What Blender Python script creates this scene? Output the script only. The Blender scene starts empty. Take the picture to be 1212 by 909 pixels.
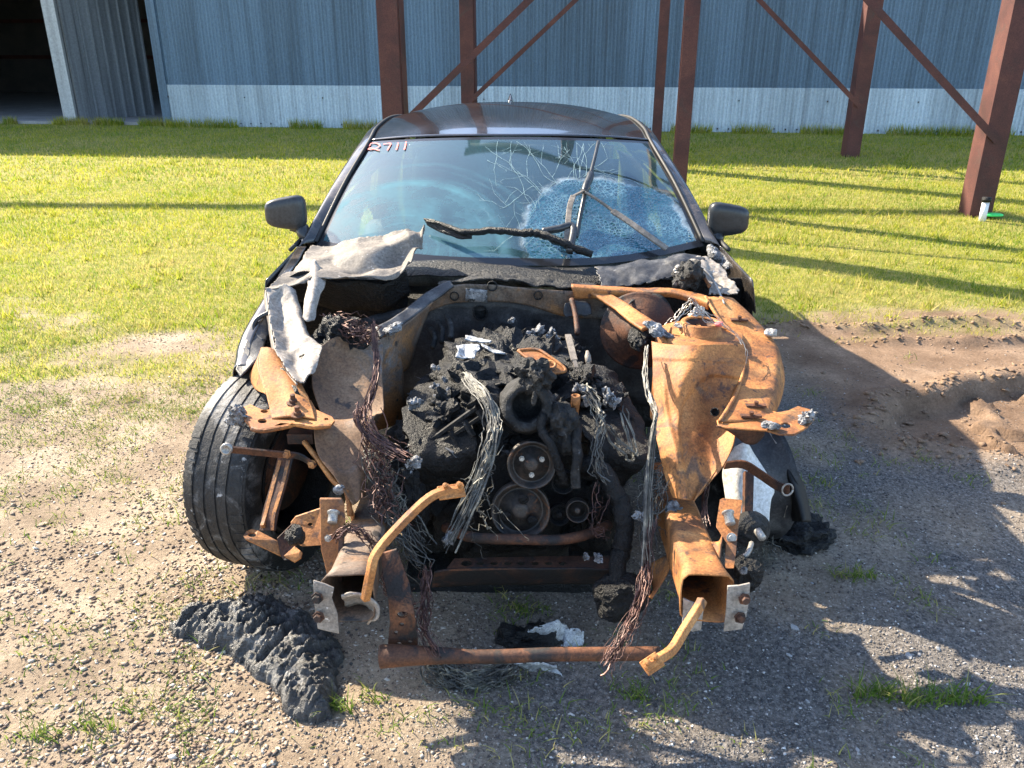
import bpy, bmesh, math, random
import numpy as np
from mathutils import Vector, Matrix, noise
from mathutils.bvhtree import BVHTree
from mathutils.geometry import tessellate_polygon

R = math.radians
SC = bpy.context.scene
COL = SC.collection
random.seed(7)

# ------------------------------------------------------------------ camera
CAM_H, PITCH, FPX = 1.68, 22.5, 970.0        # eye height, tilt down, focal length in photo pixels (1212 wide)
cam = bpy.data.cameras.new("camera")
cam.sensor_width = 36.0
cam.lens = FPX / 1212.0 * 36.0
cam.clip_start, cam.clip_end = 0.05, 2000
cam_o = bpy.data.objects.new("camera", cam)
cam_o.location = (0, 0, CAM_H)
cam_o.rotation_euler = (R(90 - PITCH), 0, 0)
COL.objects.link(cam_o)
SC.camera = cam_o

# ------------------------------------------------------------------ sky and sun
SUN_EL = 36.0
SHADOW = Vector((0.80, -0.60, 0)).normalized()          # where shadows fall on the ground
w = bpy.data.worlds.new("World"); SC.world = w; w.use_nodes = True
nt = w.node_tree; nt.nodes.clear()
wo = nt.nodes.new("ShaderNodeOutputWorld"); wb = nt.nodes.new("ShaderNodeBackground")
sk = nt.nodes.new("ShaderNodeTexSky"); sk.sky_type = 'NISHITA'; sk.sun_disc = False
sk.sun_elevation = R(SUN_EL); sk.sun_rotation = math.atan2(-SHADOW.x, -SHADOW.y)
sk.air_density = 1.0; sk.dust_density = 1.0; sk.ozone_density = 1.5
wb.inputs[1].default_value = 0.15
nt.links.new(sk.outputs[0], wb.inputs[0]); nt.links.new(wb.outputs[0], wo.inputs[0])
sun = bpy.data.lights.new("sun", 'SUN'); sun.energy = 5.0; sun.angle = R(0.53); sun.color = (1.0, 0.88, 0.69)
sun_o = bpy.data.objects.new("sun", sun); COL.objects.link(sun_o)
sd = (SHADOW * math.cos(R(SUN_EL)) + Vector((0, 0, -math.sin(R(SUN_EL))))).normalized()
sun_o.rotation_euler = sd.to_track_quat('-Z', 'Y').to_euler()
sun_o.location = (-8, 10, 12)
vs = SC.view_settings
SC.display_settings.display_device = 'sRGB'
vs.view_transform = 'Standard'; vs.look = 'None'; vs.gamma = 1.0; vs.exposure = 1.75; vs.use_curve_mapping = False

# ------------------------------------------------------------------ survey helpers: a photo pixel at a known distance -> a point
SP, CP = math.sin(R(PITCH)), math.cos(R(PITCH))
def ray(px, py):
    a, b = (px - 606.0) / FPX, (454.5 - py) / FPX
    return Vector((a, CP + b * SP, -SP + b * CP))
def P(px, py, Y):
    d = ray(px, py); t = Y / d.y
    return Vector((d.x * t, Y, CAM_H + d.z * t))
def PZ(px, py, z):
    d = ray(px, py); t = (z - CAM_H) / d.z
    return Vector((d.x * t, d.y * t, z))
CROP = {'c1': (300, 100, 3.7875), 'c2': (600, 100, 3.7875), 'c3': (220, 300, 4.3286), 'c4': (450, 300, 3.7875),
        'c5': (690, 300, 4.3286), 'c6': (210, 480, 4.3286), 'c7': (440, 500, 3.7875), 'c8': (700, 480, 4.3286),
        'a1': (180, 640, 3.7875), 'a2': (440, 640, 3.7875), 'a3': (690, 600, 4.3286), 'w1': (610, 170, 5.05),
        'e4': (560, 430, 6.06), 'e5': (460, 380, 7.575), 'r1': (840, 490, 4.786), 'r2': (760, 560, 8.657),
        'l3': (360, 560, 8.657), 'k6': (360, 330, 8.657), 's': (0, 0, 1.0), 'h1': (760, 280, 8.657)}
def src(c, x, y):
    o = CROP[c]; return o[0] + x / o[2], o[1] + y / o[2]
def Q(c, x, y, Y):
    return P(*src(c, x, y), Y)
def QZ(c, x, y, z):
    return PZ(*src(c, x, y), z)
def QL(c, pts):                       # list of (x, y, Y)
    return [Q(c, *p) for p in pts]

# ------------------------------------------------------------------ object helpers
def tag(o, label=None, cat=None, group=None, kind=None):
    if label: o["label"] = label
    if cat: o["category"] = cat
    if group: o["group"] = group
    if kind: o["kind"] = kind
    return o
def thing(name, loc, label, cat, group=None):
    o = bpy.data.objects.new(name, None); o.location = loc; o.empty_display_size = 0.2
    COL.objects.link(o)
    return tag(o, label, cat, group)
def link(name, me, mat, parent=None, smooth=False):
    o = bpy.data.objects.new(name, me); COL.objects.link(o)
    if mat is not None and not me.materials: me.materials.append(mat)
    if parent is not None:
        o.parent = parent
        if parent.type == 'EMPTY': o.location = -Vector(parent.location)
    if smooth:
        me.polygons.foreach_set("use_smooth", [True] * len(me.polygons))
    return o
class MB:
    def __init__(s): s.v = []; s.f = []
    def add(s, verts, faces):
        n = len(s.v); s.v += [tuple(v) for v in verts]; s.f += [tuple(i + n for i in f) for f in faces]; return s
    def box(s, c, h, rot=None):
        c = Vector(c); vs_ = []
        for x in (-1, 1):
            for y in (-1, 1):
                for z in (-1, 1):
                    q = Vector((x * h[0], y * h[1], z * h[2]))
                    if rot is not None: q = rot @ q
                    vs_.append(c + q)
        return s.add(vs_, [(0, 1, 3, 2), (4, 6, 7, 5), (0, 4, 5, 1), (2, 3, 7, 6), (0, 2, 6, 4), (1, 5, 7, 3)])
    def bar(s, p0, p1, wd, ht, up=(0, 0, 1)):
        p0, p1 = Vector(p0), Vector(p1); d = (p1 - p0).normalized(); up = Vector(up)
        x = d.cross(up)
        if x.length < 1e-4: x = d.cross(Vector((1, 0, 0)))
        x.normalize(); z = x.cross(d)
        rot = Matrix((x, d, z)).transposed()
        return s.box((p0 + p1) / 2, (wd / 2, (p1 - p0).length / 2, ht / 2), rot)
    def tube(s, pts, r, n=8, cap=True):
        pts = [Vector(p) for p in pts]; m = len(pts)
        rr = r if isinstance(r, (list, tuple)) else [r] * m
        t0 = (pts[1] - pts[0]).normalized()
        a = t0.cross(Vector((0.3, 0.2, 0.93)))
        if a.length < 1e-3: a = t0.cross(Vector((1, 0, 0)))
        a.normalize(); vs_ = []; fs = []
        for i in range(m):
            t = (pts[min(i + 1, m - 1)] - pts[max(i - 1, 0)])
            if t.length < 1e-7: t = t0
            t = t.normalized()
            a = (a - t * a.dot(t))
            if a.length < 1e-4: a = t.orthogonal()
            a.normalize(); b = t.cross(a)
            for k in range(n):
                an = 2 * math.pi * k / n
                vs_.append(pts[i] + (a * math.cos(an) + b * math.sin(an)) * rr[i])
        for i in range(m - 1):
            for k in range(n):
                fs.append((i * n + k, i * n + (k + 1) % n, (i + 1) * n + (k + 1) % n, (i + 1) * n + k))
        if cap:
            fs.append(tuple(range(n))[::-1]); fs.append(tuple((m - 1) * n + k for k in range(n)))
        return s.add(vs_, fs)
    def lathe(s, o, ax, prof, n=24):          # prof: (radius, height along axis)
        o, ax = Vector(o), Vector(ax).normalized(); a = ax.orthogonal().normalized(); b = ax.cross(a)
        vs_ = []; fs = []; m = len(prof)
        for r, h in prof:
            for k in range(n):
                an = 2 * math.pi * k / n
                vs_.append(o + ax * h + (a * math.cos(an) + b * math.sin(an)) * max(r, 1e-4))
        for i in range(m - 1):
            for k in range(n):
                fs.append((i * n + k, i * n + (k + 1) % n, (i + 1) * n + (k + 1) % n, (i + 1) * n + k))
        return s.add(vs_, fs)
    def plate(s, outer, holes, th, off):      # planar-ish outline, extruded along `off` direction by th
        loops = [[Vector(p) for p in outer]] + [[Vector(p) for p in h] for h in holes]
        flat = [p for l in loops for p in l]; off = Vector(off).normalized() * th
        tri = tessellate_polygon(loops); n = len(flat)
        s0 = [tuple(t) for t in tri]; s1 = [tuple(i + n for i in reversed(t)) for t in tri]; sides = []; b = 0
        for l in loops:
            m = len(l)
            for i in range(m):
                j = (i + 1) % m; sides.append((b + i, b + j, b + j + n, b + i + n))
            b += m
        return s.add(flat + [p + off for p in flat], s0 + s1 + sides)
    def build(s, name, mat, parent=None, smooth=False, bevel=0.0, sub=0, solid=0.0):
        me = bpy.data.meshes.new(name); me.from_pydata(s.v, [], s.f); me.update()
        if smooth or bevel:
            bm = bmesh.new(); bm.from_mesh(me); bmesh.ops.recalc_face_normals(bm, faces=bm.faces); bm.to_mesh(me); bm.free()
        o = link(name, me, mat, parent, smooth)
        if solid:
            m = o.modifiers.new("solid", 'SOLIDIFY'); m.thickness = solid; m.offset = 0
        if bevel:
            m = o.modifiers.new("bevel", 'BEVEL'); m.width = bevel; m.segments = 2; m.limit_method = 'ANGLE'; m.angle_limit = R(40)
            me.polygons.foreach_set('use_smooth', [True] * len(me.polygons)); me.set_sharp_from_angle(angle=R(40))
        if sub:
            m = o.modifiers.new("sub", 'SUBSURF'); m.levels = sub; m.render_levels = sub
        return o
def cat_pts(pts, n):
    pts = [Vector(p) for p in pts]; m = len(pts)
    if m == 2: return [pts[0].lerp(pts[1], i / (n - 1)) for i in range(n)]
    out = []
    for i in range(n):
        t = i / (n - 1) * (m - 1); k = min(int(t), m - 2); f = t - k
        p0, p1, p2, p3 = pts[max(k - 1, 0)], pts[k], pts[k + 1], pts[min(k + 2, m - 1)]
        out.append(0.5 * ((2 * p1) + (p2 - p0) * f + (2 * p0 - 5 * p1 + 4 * p2 - p3) * f * f + (3 * p1 - p0 - 3 * p2 + p3) * f ** 3))
    return out
def loft(name, rows, mat, parent=None, nu=16, nv=16, th=0.003, wob=0.0, freq=12.0, seed=0.0, ragged=0.0, smooth=True, uv=False, fn=None):
    rr = [cat_pts(r, nu) for r in rows]
    cols = [cat_pts([rr[j][i] for j in range(len(rr))], nv) for i in range(nu)]
    vs_ = []; fs = []
    for j in range(nv):
        for i in range(nu):
            p = cols[i][j].copy()
            if fn: p = fn(i / (nu - 1), j / (nv - 1), p)
            if wob:
                q = p * freq + Vector((seed, seed * 1.7, seed * 0.3))
                p += Vector(noise.noise_vector(q)) * wob + Vector(noise.noise_vector(q * 2.7)) * wob * 0.4
            vs_.append(p)
    rnd = random.Random(int(seed * 10) + 5)
    for j in range(nv - 1):
        for i in range(nu - 1):
            if ragged and min(i, j, nu - 2 - i, nv - 2 - j) < ragged * 22 * max(0, noise.noise(Vector((i * 0.33, j * 0.33, seed))) + 0.1 * noise.noise(Vector((i * 1.3, j * 1.3, seed)))): continue
            a = j * nu + i; fs.append((a, a + 1, a + nu + 1, a + nu))
    me = bpy.data.meshes.new(name); me.from_pydata(vs_, [], fs); me.update()
    if uv:
        ul = me.uv_layers.new(name="UVMap")
        for lp in me.loops:
            v = lp.vertex_index; ul.data[lp.index].uv = ((v % nu) / (nu - 1), (v // nu) / (nv - 1))
    o = link(name, me, mat, parent, smooth)
    if th:
        m = o.modifiers.new("solid", 'SOLIDIFY'); m.thickness = th; m.offset = 0
    return o
def lump(name, c, rad, mat, parent=None, amp=0.25, freq=6.0, seed=0.0, sub=4, rot=None, boxy=2.0, ridge=0.0, flat_bottom=None, flat=None):
    bm = bmesh.new(); bmesh.ops.create_icosphere(bm, subdivisions=sub, radius=1.0)
    c = Vector(c); rad = Vector(rad); mr = (rad.x + rad.y + rad.z) / 3
    for v in bm.verts:
        d = v.co.normalized()
        k = (abs(d.x) ** boxy + abs(d.y) ** boxy + abs(d.z) ** boxy) ** (-1.0 / boxy)
        p = Vector((d.x * k * rad.x, d.y * k * rad.y, d.z * k * rad.z))
        q = p * freq + Vector((seed, seed * 2.1, -seed))
        n = noise.fractal(q, 0.75, 2.2, 6)
        rg = (1 - abs(noise.noise(q * 1.7 + Vector((3, 1, 4))))) ** 3 if ridge else 0
        p += d * mr * (amp * n + ridge * (rg - 0.4))
        if rot is not None: p = rot @ p
        v.co = c + p
        if flat_bottom is not None and v.co.z < flat_bottom: v.co.z = flat_bottom
    me = bpy.data.meshes.new(name); bm.to_mesh(me); bm.free()
    if flat is None: flat = mat in (M['char'], M['char_grey'], M['ash'], M['steel'])
    return link(name, me, mat, parent, not flat)
def superbox(name, c, h, mat, parent=None, e=4.0, rot=None, sub=4, fn=None):
    bm = bmesh.new(); bmesh.ops.create_icosphere(bm, subdivisions=sub, radius=1.0)
    for v in bm.verts:
        d = v.co.normalized(); k = (abs(d.x) ** e + abs(d.y) ** e + abs(d.z) ** e) ** (-1.0 / e)
        p = Vector((d.x * k * h[0], d.y * k * h[1], d.z * k * h[2]))
        if fn: p = fn(p)
        if rot is not None: p = rot @ p
        v.co = Vector(c) + p
    me = bpy.data.meshes.new(name); bm.to_mesh(me); bm.free()
    return link(name, me, mat, parent, True)
def wires(mb, path, n, spread, r=0.0014, seed=1, k=26, flare=1.0, wig=0.4):
    rnd = random.Random(seed)
    for i in range(n):
        a, b = rnd.gauss(0, 1), rnd.gauss(0, 1); ph = rnd.uniform(0, 50)
        s0, s1 = rnd.uniform(0, 0.12), rnd.uniform(0.86, 1.0)
        base = cat_pts(path, 40); pts = []
        for j in range(k):
            t = s0 + (s1 - s0) * j / (k - 1); u = t * 39; m = min(int(u), 38)
            p = base[m].lerp(base[m + 1], u - m)
            sp = spread * (0.45 + flare * t)
            nv = Vector(noise.noise_vector(Vector((ph + t * 4.5, i * 3.1, seed))))
            nv += 0.45 * Vector(noise.noise_vector(Vector((ph * 2 + t * 17, i * 1.7, seed + 9))))
            off = Vector((a * 0.7, b * 0.5, b * 0.5 + a * 0.2)) * sp + nv * spread * wig * 2
            pts.append(p + off)
        mb.tube(pts, r * 0.78 * (rnd.uniform(0.5, 1.3) if rnd.random() < .8 else rnd.uniform(1.5, 2.6)), n=4, cap=False)
    return mb
def bolt(mb, p, ax, r=0.009, h=0.02, hexed=True):
    n = 6 if hexed else 10
    mb.lathe(p, ax, [(0, h), (r * 0.9, h), (r, h * 0.85), (r, h * 0.3), (r * 1.5, h * 0.3), (r * 1.5, 0), (0, 0)], n)

# ------------------------------------------------------------------ materials
def newmat(name):
    m = bpy.data.materials.new(name); m.use_nodes = True; t = m.node_tree; t.nodes.clear()
    out = t.nodes.new("ShaderNodeOutputMaterial"); return m, t, out
def N(t, kind, **kw):
    n = t.nodes.new("ShaderNode" + kind)
    for k, v in kw.items():
        if k in n.inputs.keys() if isinstance(k, str) else False: n.inputs[k].default_value = v
        else: setattr(n, k, v)
    return n
def L(t, a, b): t.links.new(a, b)
def ramp(t, fac, cols):
    r = t.nodes.new("ShaderNodeValToRGB"); e = r.color_ramp.elements
    while len(e) < len(cols): e.new(0.5)
    for i, (p, c) in enumerate(cols):
        e[i].position = p; e[i].color = (*c, 1) if len(c) == 3 else c
    L(t, fac, r.inputs[0]); return r.outputs[0]
def tnoise(t, scale, detail=6, rough=0.6, vec=None, dist=0.0):
    n = t.nodes.new("ShaderNodeTexNoise"); n.inputs["Scale"].default_value = scale; n.inputs["Detail"].default_value = detail
    n.inputs["Roughness"].default_value = rough; n.inputs["Distortion"].default_value = dist
    if vec is not None: L(t, vec, n.inputs["Vector"])
    return n.outputs["Fac"]
def mixc(t, fac, a, b, mode='MIX'):
    n = t.nodes.new("ShaderNodeMix"); n.data_type = 'RGBA'; n.blend_type = mode
    for s, v in ((n.inputs[0], fac), (n.inputs[6], a), (n.inputs[7], b)):
        if isinstance(v, (int, float)): s.default_value = v
        elif isinstance(v, tuple): s.default_value = (*v, 1)
        else: L(t, v, s)
    return n.outputs[2]
def math_(t, op, a, b=None, clamp=False):
    n = t.nodes.new("ShaderNodeMath"); n.operation = op; n.use_clamp = clamp
    for s, v in ((n.inputs[0], a), (n.inputs[1], b)):
        if v is None: continue
        if isinstance(v, (int, float)): s.default_value = v
        else: L(t, v, s)
    return n.outputs[0]
def smooth_(t, v, a, b):
    n = t.nodes.new("ShaderNodeMapRange"); n.interpolation_type = 'SMOOTHSTEP'
    n.inputs[1].default_value = a; n.inputs[2].default_value = b
    L(t, v, n.inputs[0]); return n.outputs[0]
def surf(name, cols, scale=6.0, rough=(0.6, 0.9), metal=0.0, bump=0.3, bscale=60.0, bdist=0.004, spec=0.4, patch=None, spots=None, detail=8, coat=0.0, soot=0.0):
    """generic weathered surface: noise colours + optional patches of a second colour + optional specks"""
    m, t, out = newmat(name)
    tc = t.nodes.new("ShaderNodeTexCoord"); v = tc.outputs["Object"]
    n1 = tnoise(t, scale, detail, 0.65, v, 0.4)
    c = ramp(t, n1, cols)
    if patch:                                    # (colour, scale, lo, hi)
        f = smooth_(t, tnoise(t, patch[1], 6, 0.7, v, 0.8), patch[2], patch[3]); c = mixc(t, f, c, patch[0])
    if spots:
        f = smooth_(t, tnoise(t, spots[1], 3, 0.6, v), spots[2], spots[3]); c = mixc(t, f, c, spots[0])
    if soot:
        f = smooth_(t, tnoise(t, 2.3, 9, 0.72, v, 1.2), 0.50, 0.66); c = mixc(t, math_(t, 'MULTIPLY', f, soot), c, (0.022, 0.018, 0.016))
    fine = tnoise(t, bscale * 2.3, 4, 0.7, v)
    c = mixc(t, 0.55, c, ramp(t, fine, [(0.32, (0.15, 0.15, 0.15)), (0.68, (0.9, 0.9, 0.9))]), 'OVERLAY')
    b = t.nodes.new("ShaderNodeBsdfPrincipled")
    L(t, c, b.inputs["Base Color"]); b.inputs["Metallic"].default_value = metal
    b.inputs["Specular IOR Level"].default_value = spec
    if coat: b.inputs["Coat Weight"].default_value = coat
    mr = t.nodes.new("ShaderNodeMapRange"); mr.inputs[3].default_value, mr.inputs[4].default_value = rough
    L(t, n1, mr.inputs[0]); L(t, mr.outputs[0], b.inputs["Roughness"])
    if bump:
        bp = t.nodes.new("ShaderNodeBump"); bp.inputs["Strength"].default_value = bump; bp.inputs["Distance"].default_value = bdist
        L(t, tnoise(t, bscale, 6, 0.65, v), bp.inputs["Height"]); L(t, bp.outputs[0], b.inputs["Normal"])
    L(t, b.outputs[0], out.inputs[0]); return m

M = {}
M['rust'] = surf("rust_orange", [(0.25, (0.075, 0.028, 0.012)), (0.40, (0.24, 0.088, 0.026)), (0.56, (0.40, 0.165, 0.048)), (0.8, (0.52, 0.28, 0.11))], 6, (0.5, 0.85), bump=0.4, bscale=70,
                 patch=((0.13, 0.07, 0.04), 9, 0.54, 0.66), spots=((0.10, 0.045, 0.025), 34, 0.60, 0.70), soot=0.6)
M['rust_dark'] = surf("rust_dark", [(0.25, (0.018, 0.011, 0.009)), (0.45, (0.06, 0.026, 0.015)), (0.62, (0.14, 0.055, 0.025)), (0.85, (0.24, 0.11, 0.05))], 9, (0.55, 0.9), bump=0.5, bscale=70,
                      patch=((0.02, 0.017, 0.016), 7, 0.48, 0.6), soot=0.7)
M['rust_black'] = surf("rust_black", [(0.3, (0.010, 0.008, 0.008)), (0.5, (0.028, 0.016, 0.012)), (0.7, (0.085, 0.034, 0.018)), (0.9, (0.14, 0.06, 0.03))], 8, (0.55, 0.9), bump=0.5, bscale=70,
                      patch=((0.012, 0.011, 0.011), 6, 0.45, 0.58))
M['rust_grey'] = surf("rust_grey_panel", [(0.25, (0.05, 0.036, 0.03)), (0.45, (0.12, 0.075, 0.048)), (0.62, (0.16, 0.13, 0.105)), (0.8, (0.24, 0.22, 0.20))], 5, (0.45, 0.8), bump=0.35, bscale=60,
                      patch=((0.24, 0.115, 0.045), 6, 0.52, 0.66), spots=((0.03, 0.025, 0.022), 18, 0.60, 0.70), soot=0.75)
M['rust_tan'] = surf("rust_tan_panel", [(0.25, (0.06, 0.034, 0.022)), (0.45, (0.16, 0.085, 0.042)), (0.62, (0.23, 0.145, 0.085)), (0.8, (0.29, 0.22, 0.16))], 4, (0.5, 0.8), bump=0.4, bscale=55,
                      patch=((0.13, 0.115, 0.105), 5, 0.52, 0.66), spots=((0.04, 0.03, 0.025), 16, 0.62, 0.70), soot=0.55)
M['char'] = surf("charred_black", [(0.3, (0.002, 0.002, 0.0022)), (0.55, (0.005, 0.0048, 0.005)), (0.75, (0.013, 0.0125, 0.0125))], 22, (0.25, 0.6), bump=1.0, bscale=90, bdist=0.012, spec=0.35,
                 patch=((0.045, 0.043, 0.042), 26, 0.66, 0.76))
M['char_grey'] = surf("charred_grey", [(0.3, (0.004, 0.004, 0.004)), (0.5, (0.016, 0.0155, 0.015)), (0.75, (0.065, 0.062, 0.059))], 24, (0.4, 0.8), bump=1.0, bscale=80, bdist=0.010, spec=0.3,
                      patch=((0.15, 0.143, 0.137), 28, 0.60, 0.72))
M['pulley'] = surf("scorched_pulley", [(0.3, (0.012, 0.011, 0.011)), (0.5, (0.04, 0.034, 0.03)), (0.75, (0.11, 0.075, 0.055))], 18, (0.35, 0.6), metal=0.3, bump=0.3, bscale=80, patch=((0.15, 0.065, 0.03), 14, 0.58, 0.70))
M['foil'] = surf("crumpled_foil", [(0.3, (0.16, 0.165, 0.17)), (0.5, (0.36, 0.37, 0.38)), (0.72, (0.62, 0.62, 0.62))], 40, (0.35, 0.7), metal=0.3, bump=0.9, bscale=120, bdist=0.006, spots=((0.06, 0.06, 0.06), 40, 0.62, 0.70))
M['crust'] = surf("burnt_plastic_crust", [(0.3, (0.006, 0.006, 0.0065)), (0.5, (0.022, 0.021, 0.021)), (0.7, (0.075, 0.072, 0.07))], 34, (0.22, 0.6), bump=1.0, bscale=110, bdist=0.012, spec=0.9,
                      patch=((0.15, 0.147, 0.143), 12, 0.50, 0.68))
M['ash'] = surf("ash_grey", [(0.3, (0.05, 0.05, 0.052)), (0.5, (0.19, 0.19, 0.195)), (0.72, (0.46, 0.45, 0.44))], 45, (0.45, 0.8), metal=0.2, bump=0.9, bscale=150, bdist=0.005,
                spots=((0.035, 0.035, 0.035), 60, 0.55, 0.64))
M['melt_alu'] = surf("burnt_aluminium", [(0.25, (0.17, 0.15, 0.13)), (0.5, (0.27, 0.235, 0.20)), (0.75, (0.34, 0.30, 0.26))], 6, (0.55, 0.75), metal=0.0, bump=0.35, bscale=40, bdist=0.005, spec=0.3,
                     patch=((0.15, 0.135, 0.118), 3.5, 0.55, 0.8), spots=((0.48, 0.45, 0.42), 46, 0.66, 0.74))
M['melt_tan'] = surf("burnt_bonnet_skin", [(0.25, (0.10, 0.088, 0.075)), (0.5, (0.17, 0.148, 0.125)), (0.75, (0.24, 0.21, 0.18))], 7, (0.6, 0.8), metal=0.0, bump=0.4, bscale=40, bdist=0.005, spec=0.3,
                     patch=((0.07, 0.063, 0.056), 6, 0.56, 0.74), spots=((0.42, 0.39, 0.36), 46, 0.66, 0.74))
M['paint'] = surf("black_paint_dusty", [(0.3, (0.012, 0.011, 0.011)), (0.6, (0.028, 0.025, 0.023)), (0.8, (0.055, 0.047, 0.04))], 3, (0.12, 0.3), bump=0.05, bscale=30, spec=0.5, coat=0.6,
                   patch=((0.115, 0.09, 0.07), 5, 0.42, 0.72))
M['roof'] = surf("black_roof_paint", [(0.3, (0.010, 0.009, 0.009)), (0.6, (0.020, 0.017, 0.016)), (0.8, (0.034, 0.028, 0.025))], 4, (0.10, 0.26), bump=0.03, bscale=30, spec=0.5, coat=0.8,
                   patch=((0.06, 0.045, 0.038), 3, 0.46, 0.74))
M['paint_burnt'] = surf("burnt_paint_grey", [(0.3, (0.012, 0.012, 0.013)), (0.5, (0.038, 0.038, 0.041)), (0.75, (0.11, 0.108, 0.106))], 11, (0.35, 0.65), bump=0.5, bscale=60, bdist=0.004,
                        patch=((0.24, 0.235, 0.23), 14, 0.60, 0.72), soot=0.5)
M['pale_panel'] = surf("burnt_pale_panel", [(0.3, (0.42, 0.42, 0.41)), (0.5, (0.60, 0.59, 0.56)), (0.75, (0.74, 0.71, 0.64))], 5, (0.35, 0.6), metal=0.1, bump=0.3, bscale=40, patch=((0.16, 0.16, 0.165), 6, 0.60, 0.68))
M['plastic'] = surf("black_plastic", [(0.3, (0.018, 0.019, 0.02)), (0.7, (0.04, 0.041, 0.042))], 5, (0.25, 0.45), bump=0.05, bscale=40, spec=0.5, patch=((0.10, 0.10, 0.10), 8, 0.6, 0.75))
M['rubber'] = surf("tyre_rubber", [(0.3, (0.006, 0.006, 0.0065)), (0.55, (0.016, 0.0155, 0.0155)), (0.8, (0.05, 0.047, 0.044))], 9, (0.45, 0.8), bump=0.8, bscale=50, bdist=0.006,
                   patch=((0.16, 0.155, 0.15), 7, 0.50, 0.68), spots=((0.34, 0.33, 0.32), 30, 0.66, 0.74))
M['copper'] = surf("burnt_copper_wire", [(0.3, (0.02, 0.012, 0.011)), (0.5, (0.075, 0.036, 0.03)), (0.75, (0.22, 0.115, 0.085))], 25, (0.4, 0.6), metal=0.4, bump=0, spec=0.5)
M['wire_grey'] = surf("burnt_wire_grey", [(0.3, (0.02, 0.02, 0.02)), (0.5, (0.08, 0.078, 0.07)), (0.72, (0.30, 0.28, 0.22))], 18, (0.4, 0.7), metal=0.2, bump=0, spec=0.5)
M['steel'] = surf("bare_steel", [(0.3, (0.20, 0.18, 0.16)), (0.6, (0.42, 0.39, 0.35)), (0.8, (0.6, 0.57, 0.53))], 30, (0.35, 0.6), metal=0.5, bump=0.2, bscale=120)
M['wiper'] = surf("weathered_wiper_metal", [(0.3, (0.10, 0.085, 0.07)), (0.6, (0.22, 0.185, 0.15)), (0.8, (0.32, 0.28, 0.23))], 20, (0.5, 0.75), metal=0.1, bump=0.2, bscale=100)
M['red_oxide'] = surf("red_oxide_steel", [(0.25, (0.03, 0.012, 0.011)), (0.5, (0.072, 0.023, 0.019)), (0.75, (0.115, 0.042, 0.03))], 3, (0.55, 0.8), bump=0.15, bscale=40,
                      patch=((0.05, 0.035, 0.03), 4, 0.55, 0.75))
M['interior'] = surf("dark_cabin_trim", [(0.3, (0.02, 0.02, 0.02)), (0.7, (0.05, 0.05, 0.05))], 8, (0.7, 0.9), bump=0.2)
M['dash'] = surf("dusty_dashboard", [(0.3, (0.05, 0.05, 0.05)), (0.5, (0.13, 0.13, 0.12)), (0.75, (0.34, 0.34, 0.31))], 9, (0.7, 0.9), bump=0.4)
M['concrete'] = surf("concrete_slab", [(0.3, (0.2, 0.19, 0.18)), (0.7, (0.34, 0.32, 0.3))], 2, (0.8, 0.95), bump=0.1)
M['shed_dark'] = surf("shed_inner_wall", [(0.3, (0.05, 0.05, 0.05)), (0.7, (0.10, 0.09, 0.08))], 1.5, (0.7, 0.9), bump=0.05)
M['red_pen'] = surf("red_marker", [(0.3, (0.7, 0.14, 0.12)), (0.7, (0.85, 0.22, 0.2))], 60, (0.6, 0.8), bump=0)
M['white_pvc'] = surf("white_pipe", [(0.3, (0.6, 0.6, 0.6)), (0.7, (0.75, 0.75, 0.74))], 8, (0.4, 0.6), bump=0)
M['green_plastic'] = surf("green_plastic", [(0.3, (0.05, 0.62, 0.12)), (0.7, (0.08, 0.75, 0.18))], 8, (0.3, 0.5), bump=0)

def corr_mat(name, base, stain, rough, metal):
    m, t, out = newmat(name)
    tc = t.nodes.new("ShaderNodeTexCoord"); oi = t.nodes.new("ShaderNodeObjectInfo")
    geo = t.nodes.new("ShaderNodeNewGeometry")
    mp = t.nodes.new("ShaderNodeMapping"); mp.inputs["Scale"].default_value = (9, 9, 0.25); L(t, geo.outputs["Position"], mp.inputs[0])
    st = tnoise(t, 1.0, 6, 0.65, mp.outputs[0])
    sp = tnoise(t, 26.0, 5, 0.7, geo.outputs["Position"])
    c = ramp(t, st, [(0.3, stain), (0.5, base), (0.75, tuple(min(1, x * 1.25) for x in base))])
    c = mixc(t, 0.5, c, ramp(t, sp, [(0.3, (0.3, 0.3, 0.3)), (0.7, (0.75, 0.75, 0.75))]), 'OVERLAY')
    v = t.nodes.new("ShaderNodeMapRange"); v.inputs[3].default_value, v.inputs[4].default_value = 0.82, 1.12
    L(t, oi.outputs["Random"], v.inputs[0])
    hsv = t.nodes.new("ShaderNodeHueSaturation"); L(t, v.outputs[0], hsv.inputs["Value"]); L(t, c, hsv.inputs["Color"])
    # rust runs
    mp2 = t.nodes.new("ShaderNodeMapping"); mp2.inputs["Scale"].default_value = (5, 5, 0.5); L(t, geo.outputs["Position"], mp2.inputs[0])
    rr = smooth_(t, tnoise(t, 1.3, 5, 0.7, mp2.outputs[0]), 0.66, 0.78)
    c2 = mixc(t, math_(t, 'MULTIPLY', rr, 0.55), hsv.outputs[0], (0.16, 0.10, 0.07))
    b = t.nodes.new("ShaderNodeBsdfPrincipled"); L(t, c2, b.inputs["Base Color"])
    b.inputs["Roughness"].default_value = rough; b.inputs["Metallic"].default_value = metal
    L(t, b.outputs[0], out.inputs[0]); return m
M['galv'] = corr_mat("galvanised_sheet", (0.11, 0.17, 0.23), (0.072, 0.11, 0.148), 0.6, 0.2)
M['galv_pale'] = corr_mat("pale_galvanised_sheet", (0.42, 0.49, 0.535), (0.30, 0.345, 0.38), 0.6, 0.1)
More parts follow.
